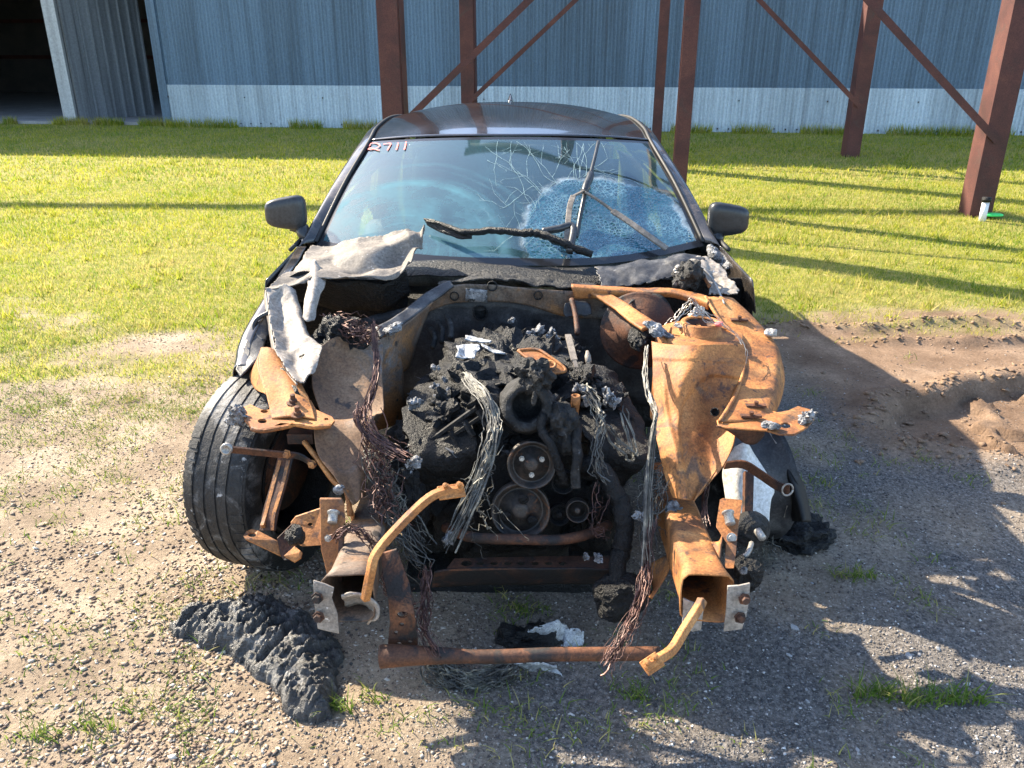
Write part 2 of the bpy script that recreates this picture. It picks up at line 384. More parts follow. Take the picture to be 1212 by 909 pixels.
M['door_grey'] = corr_mat("grey_ribbed_door", (0.20, 0.22, 0.24), (0.10, 0.11, 0.12), 0.5, 0.2)
M['jamb'] = corr_mat("pale_jamb", (0.34, 0.345, 0.34), (0.24, 0.24, 0.235), 0.6, 0.1)

def blade_mat(name, c0, c1, c2, trans=0.45, straw=(0.50, 0.40, 0.17)):
    m, t, out = newmat(name)
    geo = t.nodes.new("ShaderNodeNewGeometry")
    f = tnoise(t, 0.9, 5, 0.6, geo.outputs["Position"])
    g = geo.outputs["Random Per Island"]
    fac = math_(t, 'ADD', math_(t, 'MULTIPLY', f, 0.75), math_(t, 'MULTIPLY', g, 0.4))
    c = ramp(t, fac, [(0.38, c0), (0.58, c1), (0.8, c2)])
    dead = smooth_(t, math_(t, 'ADD', math_(t, 'MULTIPLY', tnoise(t, 0.55, 6, 0.7, geo.outputs['Position']), 0.8), math_(t, 'MULTIPLY', g, 0.22)), 0.52, 0.66); c = mixc(t, math_(t, 'MULTIPLY', dead, 0.75), c, straw)
    d = t.nodes.new("ShaderNodeBsdfPrincipled"); L(t, c, d.inputs["Base Color"]); d.inputs["Roughness"].default_value = 0.55
    d.inputs["Specular IOR Level"].default_value = 0.3
    tr = t.nodes.new("ShaderNodeBsdfTranslucent"); L(t, c, tr.inputs[0])
    mx = t.nodes.new("ShaderNodeMixShader"); mx.inputs[0].default_value = trans
    L(t, d.outputs[0], mx.inputs[1]); L(t, tr.outputs[0], mx.inputs[2]); L(t, mx.outputs[0], out.inputs[0]); return m
def flake_mat():
    m, t, out = newmat("burnt_flakes"); geo = t.nodes.new("ShaderNodeNewGeometry")
    c = ramp(t, geo.outputs["Random Per Island"], [(0.0, (0.004, 0.004, 0.004)), (0.55, (0.015, 0.015, 0.015)), (0.8, (0.06, 0.058, 0.056)), (0.95, (0.22, 0.215, 0.21)), (1.0, (0.5, 0.48, 0.46))])
    b = t.nodes.new("ShaderNodeBsdfPrincipled"); L(t, c, b.inputs["Base Color"]); b.inputs["Roughness"].default_value = 0.5; L(t, b.outputs[0], out.inputs[0]); return m
M['flake'] = flake_mat()
M['lawn'] = blade_mat("lawn_blades", (0.15, 0.24, 0.020), (0.33, 0.345, 0.030), (0.50, 0.435, 0.075), 0.55)
M['weed'] = blade_mat("weed_blades", (0.09, 0.16, 0.02), (0.16, 0.24, 0.03), (0.30, 0.30, 0.08))

def stone_mat(name):
    m, t, out = newmat(name)
    geo = t.nodes.new("ShaderNodeNewGeometry")
    c = ramp(t, geo.outputs["Random Per Island"], [(0.0, (0.07, 0.05, 0.04)), (0.3, (0.17, 0.115, 0.08)), (0.6, (0.27, 0.205, 0.15)), (0.88, (0.36, 0.295, 0.23)), (0.99, (0.55, 0.5, 0.43))])
    at = t.nodes.new("ShaderNodeVertexColor"); at.layer_name = "dark"
    sep = t.nodes.new("ShaderNodeSeparateColor"); L(t, at.outputs[0], sep.inputs[0])
    cg = ramp(t, geo.outputs["Random Per Island"], [(0.0, (0.045, 0.043, 0.045)), (0.4, (0.105, 0.098, 0.095)), (0.75, (0.185, 0.168, 0.155)), (0.95, (0.27, 0.25, 0.235)), (0.995, (0.6, 0.57, 0.54))])
    c = mixc(t, sep.outputs[0], c, cg)
    c = mixc(t, 0.4, c, ramp(t, tnoise(t, 140, 3, 0.6, geo.outputs["Position"]), [(0.3, (0.3, 0.3, 0.3)), (0.7, (0.75, 0.75, 0.75))]), 'OVERLAY')
    b = t.nodes.new("ShaderNodeBsdfPrincipled"); L(t, c, b.inputs["Base Color"]); b.inputs["Roughness"].default_value = 0.85
    L(t, b.outputs[0], out.inputs[0]); return m
M['stone'] = stone_mat("gravel_stone")

def ground_mat():
    m, t, out = newmat("ground_soil")
    geo = t.nodes.new("ShaderNodeNewGeometry"); v = geo.outputs["Position"]
    at = t.nodes.new("ShaderNodeVertexColor"); at.layer_name = "zone"
    sep = t.nodes.new("ShaderNodeSeparateColor"); L(t, at.outputs[0], sep.inputs[0])
    n1 = tnoise(t, 3.0, 8, 0.65, v); n2 = tnoise(t, 70.0, 6, 0.75, v)
    sand = ramp(t, n1, [(0.3, (0.17, 0.125, 0.085)), (0.5, (0.28, 0.215, 0.15)), (0.7, (0.40, 0.325, 0.235))])
    grav = ramp(t, n2, [(0.3, (0.06, 0.055, 0.05)), (0.5, (0.135, 0.122, 0.11)), (0.7, (0.25, 0.225, 0.2))])
    mud = ramp(t, n1, [(0.3, (0.11, 0.066, 0.04)), (0.55, (0.21, 0.14, 0.092)), (0.75, (0.33, 0.235, 0.16))])
    lawn = ramp(t, tnoise(t, 8, 8, 0.7, v), [(0.3, (0.11, 0.13, 0.028)), (0.5, (0.21, 0.205, 0.045)), (0.7, (0.34, 0.28, 0.10))])
    c = mixc(t, sep.outputs[0], sand, grav); c = mixc(t, sep.outputs[2], c, mud); c = mixc(t, sep.outputs[1], c, lawn)
    c = mixc(t, 0.6, c, ramp(t, n2, [(0.3, (0.22, 0.22, 0.22)), (0.7, (0.85, 0.85, 0.85))]), 'OVERLAY')
    b = t.nodes.new("ShaderNodeBsdfPrincipled"); L(t, c, b.inputs["Base Color"]); b.inputs["Roughness"].default_value = 0.92
    b.inputs["Specular IOR Level"].default_value = 0.2
    bp = t.nodes.new("ShaderNodeBump"); bp.inputs["Strength"].default_value = 0.8; bp.inputs["Distance"].default_value = 0.012
    L(t, tnoise(t, 90, 8, 0.75, v), bp.inputs["Height"]); L(t, bp.outputs[0], b.inputs["Normal"])
    L(t, b.outputs[0], out.inputs[0]); return m
M['ground'] = ground_mat()

def glass_mat():
    """laminated windscreen: dust film with wiper arcs and painted sky reflections, a web of cracks, a crazed and sagging lower corner"""
    m, t, out = newmat("dusty_cracked_windscreen")
    uv = t.nodes.new("ShaderNodeUVMap"); uv.uv_map = "UVMap"; sp = t.nodes.new("ShaderNodeSeparateXYZ"); L(t, uv.outputs[0], sp.inputs[0])
    u, v = sp.outputs[0], sp.outputs[1]
    mp = t.nodes.new("ShaderNodeMapping"); mp.inputs["Scale"].default_value = (1.65, 1.0, 1); L(t, uv.outputs[0], mp.inputs[0])
    def dist(cx, cy, sx=1.65, sy=1.0):
        a = math_(t, 'MULTIPLY', math_(t, 'SUBTRACT', u, cx), sx); b = math_(t, 'MULTIPLY', math_(t, 'SUBTRACT', v, cy), sy)
        return math_(t, 'SQRT', math_(t, 'ADD', math_(t, 'MULTIPLY', a, a), math_(t, 'MULTIPLY', b, b)))
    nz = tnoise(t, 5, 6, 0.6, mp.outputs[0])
    # dust film with wiped arcs; teal, left brightening and rims are painted sky reflections
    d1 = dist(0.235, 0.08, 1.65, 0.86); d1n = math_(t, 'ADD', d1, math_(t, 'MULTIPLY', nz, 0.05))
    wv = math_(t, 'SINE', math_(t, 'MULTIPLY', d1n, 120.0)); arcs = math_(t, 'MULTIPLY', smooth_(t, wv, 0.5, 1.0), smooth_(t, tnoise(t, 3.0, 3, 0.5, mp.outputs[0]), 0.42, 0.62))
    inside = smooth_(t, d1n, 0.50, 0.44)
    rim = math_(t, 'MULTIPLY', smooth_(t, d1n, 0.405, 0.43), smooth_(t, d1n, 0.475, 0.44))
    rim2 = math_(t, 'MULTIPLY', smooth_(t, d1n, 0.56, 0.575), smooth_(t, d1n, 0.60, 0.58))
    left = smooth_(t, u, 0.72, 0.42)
    dust_refl = math_(t, 'ADD', math_(t, 'MULTIPLY', math_(t, 'MULTIPLY', left, smooth_(t, nz, 0.25, 0.7)), 0.10), 0.14)
    dust_refl = math_(t, 'ADD', dust_refl, math_(t, 'MULTIPLY', inside, math_(t, 'MULTIPLY', smooth_(t, nz, 0.2, 0.75), 0.40)))
    dust_refl = math_(t, 'ADD', dust_refl, math_(t, 'MULTIPLY', math_(t, 'MULTIPLY', arcs, smooth_(t, d1n, 0.7, 0.5)), 0.13))
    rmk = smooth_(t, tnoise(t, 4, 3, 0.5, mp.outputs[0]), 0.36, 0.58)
    dust_refl = math_(t, 'ADD', dust_refl, math_(t, 'MULTIPLY', math_(t, 'MULTIPLY', math_(t, 'ADD', rim, math_(t, 'MULTIPLY', rim2, 0.6)), rmk), 0.22))
    # cracks
    vo = t.nodes.new("ShaderNodeTexVoronoi"); vo.feature = 'DISTANCE_TO_EDGE'; vo.inputs["Scale"].default_value = 17
    ad = t.nodes.new("ShaderNodeVectorMath"); ad.operation = 'ADD'; L(t, mp.outputs[0], ad.inputs[0])
    nn = t.nodes.new("ShaderNodeTexNoise"); nn.inputs["Scale"].default_value = 6; nn.inputs["Detail"].default_value = 3; L(t, mp.outputs[0], nn.inputs["Vector"])
    ms = t.nodes.new("ShaderNodeVectorMath"); ms.operation = 'SCALE'; ms.inputs[3].default_value = 0.12; L(t, nn.outputs["Color"], ms.inputs[0]); L(t, ms.outputs[0], ad.inputs[1])
    L(t, ad.outputs[0], vo.inputs["Vector"])
    cr = smooth_(t, vo.outputs["Distance"], 0.013, 0.004)
    dcr = dist(0.66, 0.42, 1.5, 0.85)
    crm = math_(t, 'MULTIPLY', smooth_(t, dcr, 0.52, 0.28), smooth_(t, tnoise(t, 9, 2, 0.5, mp.outputs[0]), 0.40, 0.55))
    cracks = math_(t, 'MULTIPLY', cr, crm)
    # crazed corner
    dz = math_(t, 'ADD', dist(0.755, 0.20, 1.75, 0.98), math_(t, 'MULTIPLY', math_(t, 'SUBTRACT', tnoise(t, 4, 5, 0.6, mp.outputs[0]), 0.5), 0.22))
    zone = smooth_(t, dz, 0.405, 0.395)
    rimz = math_(t, 'MULTIPLY', smooth_(t, dz, 0.375, 0.40), smooth_(t, dz, 0.43, 0.405))
    v2 = t.nodes.new("ShaderNodeTexVoronoi"); v2.feature = 'DISTANCE_TO_EDGE'; v2.inputs["Scale"].default_value = 55; L(t, mp.outputs[0], v2.inputs["Vector"])
    v3 = t.nodes.new("ShaderNodeTexVoronoi"); v3.inputs["Scale"].default_value = 55; L(t, mp.outputs[0], v3.inputs["Vector"])
    craze = smooth_(t, v2.outputs["Distance"], 0.12, 0.02)
    czm = smooth_(t, tnoise(t, 3.2, 5, 0.65, mp.outputs[0]), 0.42, 0.60)
    zfac = math_(t, 'MULTIPLY', zone, math_(t, 'ADD', 0.45, math_(t, 'MULTIPLY', craze, 0.35)))
    # frit border
    bu = math_(t, 'MINIMUM', u, math_(t, 'SUBTRACT', 1.0, u)); bv = math_(t, 'SUBTRACT', 1.0, v)
    frit = smooth_(t, math_(t, 'MINIMUM', math_(t, 'MULTIPLY', bu, 1.65), bv), 0.030, 0.024)
    fritb = smooth_(t, v, 0.05, 0.045)
    frit = math_(t, 'MAXIMUM', frit, fritb)
    gl = t.nodes.new("ShaderNodeBsdfGlossy"); gl.inputs["Roughness"].default_value = 0.04; gl.inputs[0].default_value = (0.95, 1, 1, 1)
    trn = t.nodes.new("ShaderNodeBsdfTransparent"); trn.inputs[0].default_value = (0.50, 0.64, 0.60, 1)
    lw = t.nodes.new("ShaderNodeFresnel"); lw.inputs[0].default_value = 1.52
    bp = t.nodes.new("ShaderNodeBump"); bp.inputs["Strength"].default_value = 0.5; bp.inputs["Distance"].default_value = 0.01
    hgt = math_(t, 'MULTIPLY', v3.outputs["Distance"], zone); L(t, hgt, bp.inputs["Height"]); L(t, bp.outputs[0], gl.inputs["Normal"])
    s1 = t.nodes.new("ShaderNodeMixShader"); L(t, math_(t, 'ADD', lw.outputs[0], math_(t, 'ADD', 0.10, math_(t, 'MULTIPLY', zone, 0.22)), True), s1.inputs[0]); L(t, trn.outputs[0], s1.inputs[1]); L(t, gl.outputs[0], s1.inputs[2])
    df = t.nodes.new("ShaderNodeBsdfDiffuse"); df.inputs[0].default_value = (0.16, 0.34, 0.40, 1)  # teal paints the reflected sky into the film's colour
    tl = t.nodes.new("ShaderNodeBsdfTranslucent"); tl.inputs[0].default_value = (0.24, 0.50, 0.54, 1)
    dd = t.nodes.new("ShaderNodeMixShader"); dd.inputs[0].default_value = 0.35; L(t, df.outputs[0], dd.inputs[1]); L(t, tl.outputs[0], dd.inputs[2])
    s2a = t.nodes.new("ShaderNodeMixShader"); L(t, dust_refl, s2a.inputs[0]); L(t, s1.outputs[0], s2a.inputs[1]); L(t, dd.outputs[0], s2a.inputs[2])
    zc = mixc(t, math_(t, 'MULTIPLY', math_(t, 'MULTIPLY', craze, czm), 0.8), mixc(t, v3.outputs["Color"], (0.012, 0.085, 0.14), (0.05, 0.23, 0.32)), (0.42, 0.68, 0.75))
    zd = t.nodes.new("ShaderNodeBsdfDiffuse"); L(t, zc, zd.inputs[0]); ztl = t.nodes.new("ShaderNodeBsdfTranslucent"); L(t, zc, ztl.inputs[0])
    zm = t.nodes.new("ShaderNodeMixShader"); zm.inputs[0].default_value = 0.4; L(t, zd.outputs[0], zm.inputs[1]); L(t, ztl.outputs[0], zm.inputs[2])
    s2 = t.nodes.new("ShaderNodeMixShader"); L(t, zfac, s2.inputs[0]); L(t, s2a.outputs[0], s2.inputs[1]); L(t, zm.outputs[0], s2.inputs[2])
    wd = t.nodes.new("ShaderNodeBsdfDiffuse"); wd.inputs[0].default_value = (0.72, 0.8, 0.8, 1)
    s3 = t.nodes.new("ShaderNodeMixShader"); L(t, math_(t, 'ADD', math_(t, 'MULTIPLY', cracks, 0.10), math_(t, 'MULTIPLY', math_(t, 'MULTIPLY', rimz, czm), 0.35), True), s3.inputs[0]); L(t, s2.outputs[0], s3.inputs[1]); L(t, wd.outputs[0], s3.inputs[2])
    fb = t.nodes.new("ShaderNodeBsdfPrincipled"); fb.inputs["Base Color"].default_value = (0.02, 0.02, 0.022, 1); fb.inputs["Roughness"].default_value = 0.15
    s4 = t.nodes.new("ShaderNodeMixShader"); L(t, frit, s4.inputs[0]); L(t, s3.outputs[0], s4.inputs[1]); L(t, fb.outputs[0], s4.inputs[2])
    L(t, s4.outputs[0], out.inputs[0]); return m
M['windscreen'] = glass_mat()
def sideglass():
    m, t, out = newmat("tinted_side_glass")
    gl = t.nodes.new("ShaderNodeBsdfGlossy"); gl.inputs["Roughness"].default_value = 0.03
    tr = t.nodes.new("ShaderNodeBsdfTransparent"); tr.inputs[0].default_value = (0.45, 0.52, 0.50, 1)
    f = t.nodes.new("ShaderNodeFresnel"); f.inputs[0].default_value = 1.5
    s = t.nodes.new("ShaderNodeMixShader"); L(t, f.outputs[0], s.inputs[0]); L(t, tr.outputs[0], s.inputs[1]); L(t, gl.outputs[0], s.inputs[2])
    L(t, s.outputs[0], out.inputs[0]); return m
M['sideglass'] = sideglass()

# ------------------------------------------------------------------ numpy noise for terrain and scatter
def _hash(ix, iy, s):
    h = (ix.astype(np.int64) * 374761393 + iy.astype(np.int64) * 668265263 + s * 974634777) & 0xffffffff
    h = ((h ^ (h >> 13)) * 1274126177) & 0xffffffff
    return ((h ^ (h >> 16)) & 0xffff) / 65535.0
def vnoise(x, y, s=0):
    ix, iy = np.floor(x), np.floor(y); fx, fy = x - ix, y - iy
    fx, fy = fx * fx * (3 - 2 * fx), fy * fy * (3 - 2 * fy)
    a, b = _hash(ix, iy, s), _hash(ix + 1, iy, s); c, d = _hash(ix, iy + 1, s), _hash(ix + 1, iy + 1, s)
    return (a * (1 - fx) + b * fx) * (1 - fy) + (c * (1 - fx) + d * fx) * fy
def fbm(x, y, s=0, o=4):
    r = 0; a = 0.5; t = 0
    for i in range(o):
        r = r + a * vnoise(x * 2 ** i, y * 2 ** i, s + i); t += a; a *= 0.55
    return r / t
def sstep(x, a, b):
    t = np.clip((x - a) / (b - a), 0, 1); return t * t * (3 - 2 * t)

def lawn_cover(x, y):                       # 1 on the mown lawn, ragged towards the bare yard
    n = fbm(x * 1.3, y * 1.9, 3); edge = np.where(x < 0.4, 4.6, 5.05) + (n - 0.5) * np.where(x < 0.4, 2.6, 1.5)
    return sstep(y, edge - 0.25, edge + 0.55)
def gravel_dark(x, y):                      # darker, greyer gravel in front and on the right of the car
    n = fbm(x * 1.1, y * 1.1, 11)
    a = sstep(x + (n - 0.5) * 1.1, -0.45, 0.15) * sstep(y + (n - 0.5) * 0.8, 4.6, 3.9)
    return a * np.clip(0.54 + (fbm(x * 3, y * 3, 17) - 0.35) * 1.6, 0, 1)
def road_mud(x, y):
    n = fbm(x * 0.9, y * 1.3, 23)
    return sstep(x + (n - 0.5) * 0.5, 1.35, 1.75) * sstep(y + (n - 0.5) * 0.6, 2.75, 3.3) * (1 - lawn_cover(x, y))
def rut(x, y):                              # the wheel-churned hollow at the right
    dx, dy = x - 2.90, y - 3.58 - 0.10 * (x - 2.3)
    d = np.sqrt((dx / 1.10) ** 2 + (dy / 0.52) ** 2) + (fbm(x * 4, y * 4, 31) - 0.5) * 0.28
    return d
def ground_h(x, y):
    near = np.exp(-((x / 6) ** 2 + ((y - 3) / 6) ** 2))
    h = (fbm(x * 1.4, y * 1.4, 5) - 0.5) * 0.028 * (0.3 + 0.7 * near)
    h = h + (fbm(x * 9, y * 9, 8, 3) - 0.5) * 0.012 * near
    d = rut(x, y)
    h = h - 0.09 * sstep(d, 1.0, 0.88) + 0.03 * np.exp(-((d - 1.1) / 0.13) ** 2) * (0.4 + 1.2 * fbm(x * 6, y * 6, 41))
    tread = np.where(d < 0.85, 0.035 * (fbm(x * 9, y * 6, 44) > 0.5) * (0.5 + fbm(x * 30, y * 30, 45)), 0.0)
    h = h + tread
    rid = np.exp(-((y - 5.02 - 0.06 * np.sin(x * 5)) / 0.07) ** 2) * sstep(x, 1.6, 2.0) * sstep(x, 3.7, 3.2)
    h = h + rid * 0.09 * fbm(x * 7, y * 7, 51)
    rid2 = np.exp(-((y - 4.72 - 0.04 * np.sin(x * 4)) / 0.06) ** 2) * sstep(x, 2.0, 2.4) * sstep(x, 3.6, 3.0)
    return h + rid2 * 0.07 * fbm(x * 8, y * 8, 52)

def axis(lo, hi, step, far_lo, far_hi):
    core = np.arange(lo, hi + step / 2, step)
    def grow(d):
        r = []; s = step; a = 0
        while a < d: s *= 1.22; a += s; r.append(a)
        return np.array(r)
    return np.concatenate([lo - grow(lo - far_lo)[::-1], core, hi + grow(far_hi - hi)])
gx, gy = axis(-3.0, 4.1, 0.028, -500, 500), axis(0.7, 6.6, 0.026, -200, 900)
GX, GY = np.meshgrid(gx, gy); nx_, ny_ = len(gx), len(gy)
GZ = ground_h(GX, GY)
gv = np.stack([GX, GY, GZ], -1).reshape(-1, 3)
ii = (np.arange(ny_ - 1)[:, None] * nx_ + np.arange(nx_ - 1)[None, :]).reshape(-1)
gf = np.stack([ii, ii + 1, ii + nx_ + 1, ii + nx_], -1)
def np_mesh(name, v, f, attr=None):
    me = bpy.data.meshes.new(name); k = f.shape[1]
    me.vertices.add(len(v)); me.vertices.foreach_set("co", np.asarray(v, np.float32).ravel())
    me.loops.add(f.size); me.loops.foreach_set("vertex_index", np.asarray(f, np.int32).ravel())
    me.polygons.add(len(f)); me.polygons.foreach_set("loop_start", np.arange(0, f.size, k, dtype=np.int32))
    me.polygons.foreach_set("loop_total", np.full(len(f), k, np.int32))
    if attr:
        for an, a in attr.items():
            ca = me.color_attributes.new(an, 'FLOAT_COLOR', 'POINT')
            ca.data.foreach_set("color", np.concatenate([a, np.ones((len(v), 1))], 1).astype(np.float32).ravel())
    me.update(calc_edges=True); me.validate(); return me
xs, ys = gv[:, 0], gv[:, 1]
zone = np.stack([gravel_dark(xs, ys), lawn_cover(xs, ys), road_mud(xs, ys)], -1)
ground = link("ground", np_mesh("ground", gv, gf, {"zone": zone}), M['ground'], None, True)
tag(ground, kind="structure")

# ------------------------------------------------------------------ gravel (uncountable) and the larger stones (children of the ground)
rng = np.random.default_rng(3)
OCT = np.array([(1, 0, 0), (0, 1, 0), (-1, 0, 0), (0, -1, 0), (0, 0, 1), (0, 0, -1)], float)
OF = np.array([(0, 1, 4), (1, 2, 4), (2, 3, 4), (3, 0, 4), (1, 0, 5), (2, 1, 5), (3, 2, 5), (0, 3, 5)])
def scatter_stones(n):
    d = 1.0 + 4.2 * rng.random(n) ** 1.35
    x = (rng.random(n) * 2 - 1) * (0.75 * d + 0.3); y = d
    gd = gravel_dark(x, y); lw = lawn_cover(x, y); md = road_mud(x, y)
    patch = fbm(x * 2.2, y * 2.2, 71)
    keep = rng.random(n) < np.clip((0.25 + 0.75 * gd + 1.1 * (patch - 0.42) * (x < 0)) * (1 - lw) * (1 - 0.85 * md) + 0.02, 0, 1)
    x, y, gd = x[keep], y[keep], gd[keep]; n = len(x)
    s = (0.0020 + 0.0044 * rng.random(n) ** 3.4) * np.where(gd > 0.4, 0.82, 1.0) + np.where((x < -0.6) & (y > 1.5) & (y < 2.9), 0.005 * rng.random(n) ** 3, 0)
    an = rng.random(n) * 6.283; ca, sa = np.cos(an), np.sin(an)
    base = OCT[None] * (0.7 + 0.6 * rng.random((n, 6, 1))) * np.stack([s * (1 + 0.6 * rng.random(n)), s, s * (0.30 + 0.35 * rng.random(n))], -1)[:, None]
    base += rng.normal(0, 0.22, (n, 6, 3)) * s[:, None, None]
    vx = base[..., 0] * ca[:, None] - base[..., 1] * sa[:, None]; vy = base[..., 0] * sa[:, None] + base[..., 1] * ca[:, None]
    z = ground_h(x, y)
    v = np.stack([vx + x[:, None], vy + y[:, None], base[..., 2] + z[:, None] + 0.25 * s[:, None]], -1).reshape(-1, 3)
    f = (OF[None] + 6 * np.arange(n)[:, None, None]).reshape(-1, 3)
    return v, f, np.repeat(gd, 6)
sv, sf, sg = scatter_stones(240000)
gravel = link("gravel", np_mesh("gravel", sv, sf, {"dark": np.stack([sg, sg, sg], -1)}), M['stone'])
tag(gravel, "loose small gravel scattered over the sandy yard", "gravel", kind="stuff")
M['big_stone'] = surf("loose_stone", [(0.3, (0.16, 0.11, 0.08)), (0.55, (0.29, 0.22, 0.16)), (0.8, (0.42, 0.35, 0.27))], 20, (0.8, 0.95), bump=0.5, bscale=120)
M['grey_stone'] = surf("loose_grey_stone", [(0.3, (0.2, 0.2, 0.2)), (0.6, (0.36, 0.35, 0.34)), (0.8, (0.6, 0.59, 0.57))], 20, (0.8, 0.95), bump=0.5, bscale=120)
stone_me = []
for k in range(6):
    bm = bmesh.new(); bmesh.ops.create_icosphere(bm, subdivisions=1, radius=1.0); rk = random.Random(k)
    for v in bm.verts: v.co = Vector((v.co.x * 1.25, v.co.y * 0.9, v.co.z * 0.5)) * rk.uniform(0.75, 1.2)
    me = bpy.data.meshes.new("stone"); bm.to_mesh(me); bm.free(); me.materials.append(M['grey_stone'] if k == 5 else M['big_stone']); stone_me.append(me)
rk = random.Random(11); spots = []
for k in range(70): spots.append((rk.uniform(8, 215), rk.uniform(590, 760), rk.uniform(0.006, 0.012)))
for k in range(34): spots.append((rk.uniform(8, 240), rk.uniform(760, 900), rk.uniform(0.005, 0.008)))
for k in range(40): spots.append((rk.uniform(880, 1205), rk.uniform(640, 900), rk.uniform(0.005, 0.0085)))
spots += [(50, 622, .019), (58, 634, .012), (88, 688, .015), (92, 700, .014), (76, 706, .014), (115, 742, .017), (134, 470, .016), (1110, 770, .013), (940, 745, .016), (1075, 778, .015), (1144, 812, .012), (934, 778, .011)]
for k, (px, py, r) in enumerate(spots):
    p = PZ(px, py, 0.0); o = bpy.data.objects.new("stone", stone_me[5 if px > 880 else rk.randrange(5)]); COL.objects.link(o)
    o.parent = ground; o.location = (p.x, p.y, float(ground_h(np.array([p.x]), np.array([p.y]))[0]) + r * 0.2)
    o.rotation_euler = (rk.uniform(-.3, .3), rk.uniform(-.3, .3), rk.uniform(0, 6.28)); o.scale = (r * .75, r * .75, r * .6)

nC = 9000; cx = rng.uniform(1.45, 4.1, nC); cy = rng.uniform(2.7, 5.3, nC); dr = rut(cx, cy)
pc = 0.9 * np.exp(-((dr - 1.08) / 0.13) ** 2) + 0.35 * (dr < 0.95) * (fbm(cx * 5, cy * 5, 201) > .5) + 0.9 * np.exp(-((cy - 5.02 - 0.06 * np.sin(cx * 5)) / 0.08) ** 2) + 0.8 * np.exp(-((cy - 4.72 - 0.04 * np.sin(cx * 4)) / 0.06) ** 2) * (cx > 2) + 0.03
kc = rng.random(nC) < pc * 0.6; cx, cy = cx[kc], cy[kc]; nC = len(cx); cs = 0.004 + 0.016 * rng.random(nC) ** 2.5
cb_ = OCT[None] * (0.6 + 0.7 * rng.random((nC, 6, 1))) * np.stack([cs * (1 + rng.random(nC)), cs * 1.1, cs * 0.6], -1)[:, None] + rng.normal(0, 0.25, (nC, 6, 3)) * cs[:, None, None]
an_ = rng.random(nC) * 6.28; c1_, s1_ = np.cos(an_)[:, None], np.sin(an_)[:, None]
cv = np.stack([cb_[..., 0] * c1_ - cb_[..., 1] * s1_ + cx[:, None], cb_[..., 0] * s1_ + cb_[..., 1] * c1_ + cy[:, None], cb_[..., 2] + ground_h(cx, cy)[:, None] + 0.2 * cs[:, None]], -1).reshape(-1, 3)
M['clod'] = surf("dry_mud", [(0.3, (0.13, 0.08, 0.052)), (0.55, (0.23, 0.155, 0.10)), (0.8, (0.35, 0.25, 0.17))], 9, (0.85, 0.95), bump=0.5, bscale=120)
clods = link("mud_clods", np_mesh("mud_clods", cv, (OF[None] + 6 * np.arange(nC)[:, None, None]).reshape(-1, 3)), M['clod'])
tag(clods, "dry brown mud clods thrown up along the wheel rut at right", "mud clods", kind="stuff")
# ------------------------------------------------------------------ grass
def blades(x, y, h, wd, lean, seg=1, seed=1, z0=None):
    """curved tapering blades, one island each"""
    g = np.random.default_rng(seed); n = len(x); an = g.random(n) * 6.283
    z = ground_h(x, y) if z0 is None else z0
    ln = lean * (0.3 + g.random(n)); la = g.random(n) * 6.283
    dx, dy = np.cos(an) * wd * 0.5, np.sin(an) * wd * 0.5
    lx, ly = np.cos(la) * ln * h, np.sin(la) * ln * h
    vs_ = []; 
    if seg == 1:
        v = np.stack([np.stack([x - dx, y - dy, z - 0.004], -1), np.stack([x + dx, y + dy, z - 0.004], -1), np.stack([x + lx, y + ly, z + h], -1)], 1)
        return v.reshape(-1, 3), (np.array([[0, 1, 2]])[None] + 3 * np.arange(n)[:, None, None]).reshape(-1, 3)
    rows = []
    for k in range(3):
        t = k / 2.6; wk = 1 - 0.55 * t; hx = h * (t - 0.22 * t * t * ln); 
        cx, cy, cz = x + lx * t * t, y + ly * t * t, z - 0.004 + hx
        rows += [np.stack([cx - dx * wk, cy - dy * wk, cz], -1), np.stack([cx + dx * wk, cy + dy * wk, cz], -1)]
    rows.append(np.stack([x + lx * 1.25, y + ly * 1.25, z + h * (1 - 0.25 * ln)], -1))
    v = np.stack(rows, 1).reshape(-1, 3)
    f = np.array([(0, 1, 3), (0, 3, 2), (2, 3, 5), (2, 5, 4), (4, 5, 6)])
    return v, (f[None] + 7 * np.arange(n)[:, None, None]).reshape(-1, 3)
def pos(n, y0, y1, k, b):
    y = y0 + (y1 - y0) * rng.random(n); x = (rng.random(n) * 2 - 1) * (k * y + b); return x, y
SHED_TH = R(-6.5)
def wall_y(x): return 17.9 + math.tan(SHED_TH) * (x - 3.0)
FRINGE_A = (PZ(188, 152, 0.0) - Vector((3.0, 17.9, 0))).dot(Vector((math.cos(SHED_TH), math.sin(SHED_TH), 0)))
parts_v, parts_f, off = [], [], 0
for (n, y0, y1, h, wd) in ((215000, 3.4, 7.2, 0.025, 0.006), (155000, 7.2, 11.0, 0.030, 0.009), (120000, 11.0, 19.4, 0.040, 0.016)):
    x, y = pos(n, y0, y1, 0.85, 0.9)
    keep = (rng.random(n) < lawn_cover(x, y) * (0.55 + 0.45 * fbm(x * 3, y * 3, 88))) & (y < 17.75 + np.tan(SHED_TH) * (x - 3.0)) | ((x < -9.0) & (y < 18.9))
    x, y = x[keep], y[keep]; n2 = len(x)
    hh = h * (0.6 + 0.9 * rng.random(n2)) * (0.75 + 0.6 * fbm(x * 0.8, y * 0.8, 91))
    v, f = blades(x, y, hh, wd * (0.7 + 0.6 * rng.random(n2)), 0.75, 1, 4 + int(y0))
    parts_v.append(v); parts_f.append(f + off); off += len(v)
nk = 900; kx, ky = pos(nk, 4.9, 15.5, 0.66, 0.6); kk = rng.random(nk) < lawn_cover(kx, ky) * (fbm(kx * .7, ky * .7, 141) > 0.5); kx, ky = kx[kk], ky[kk]
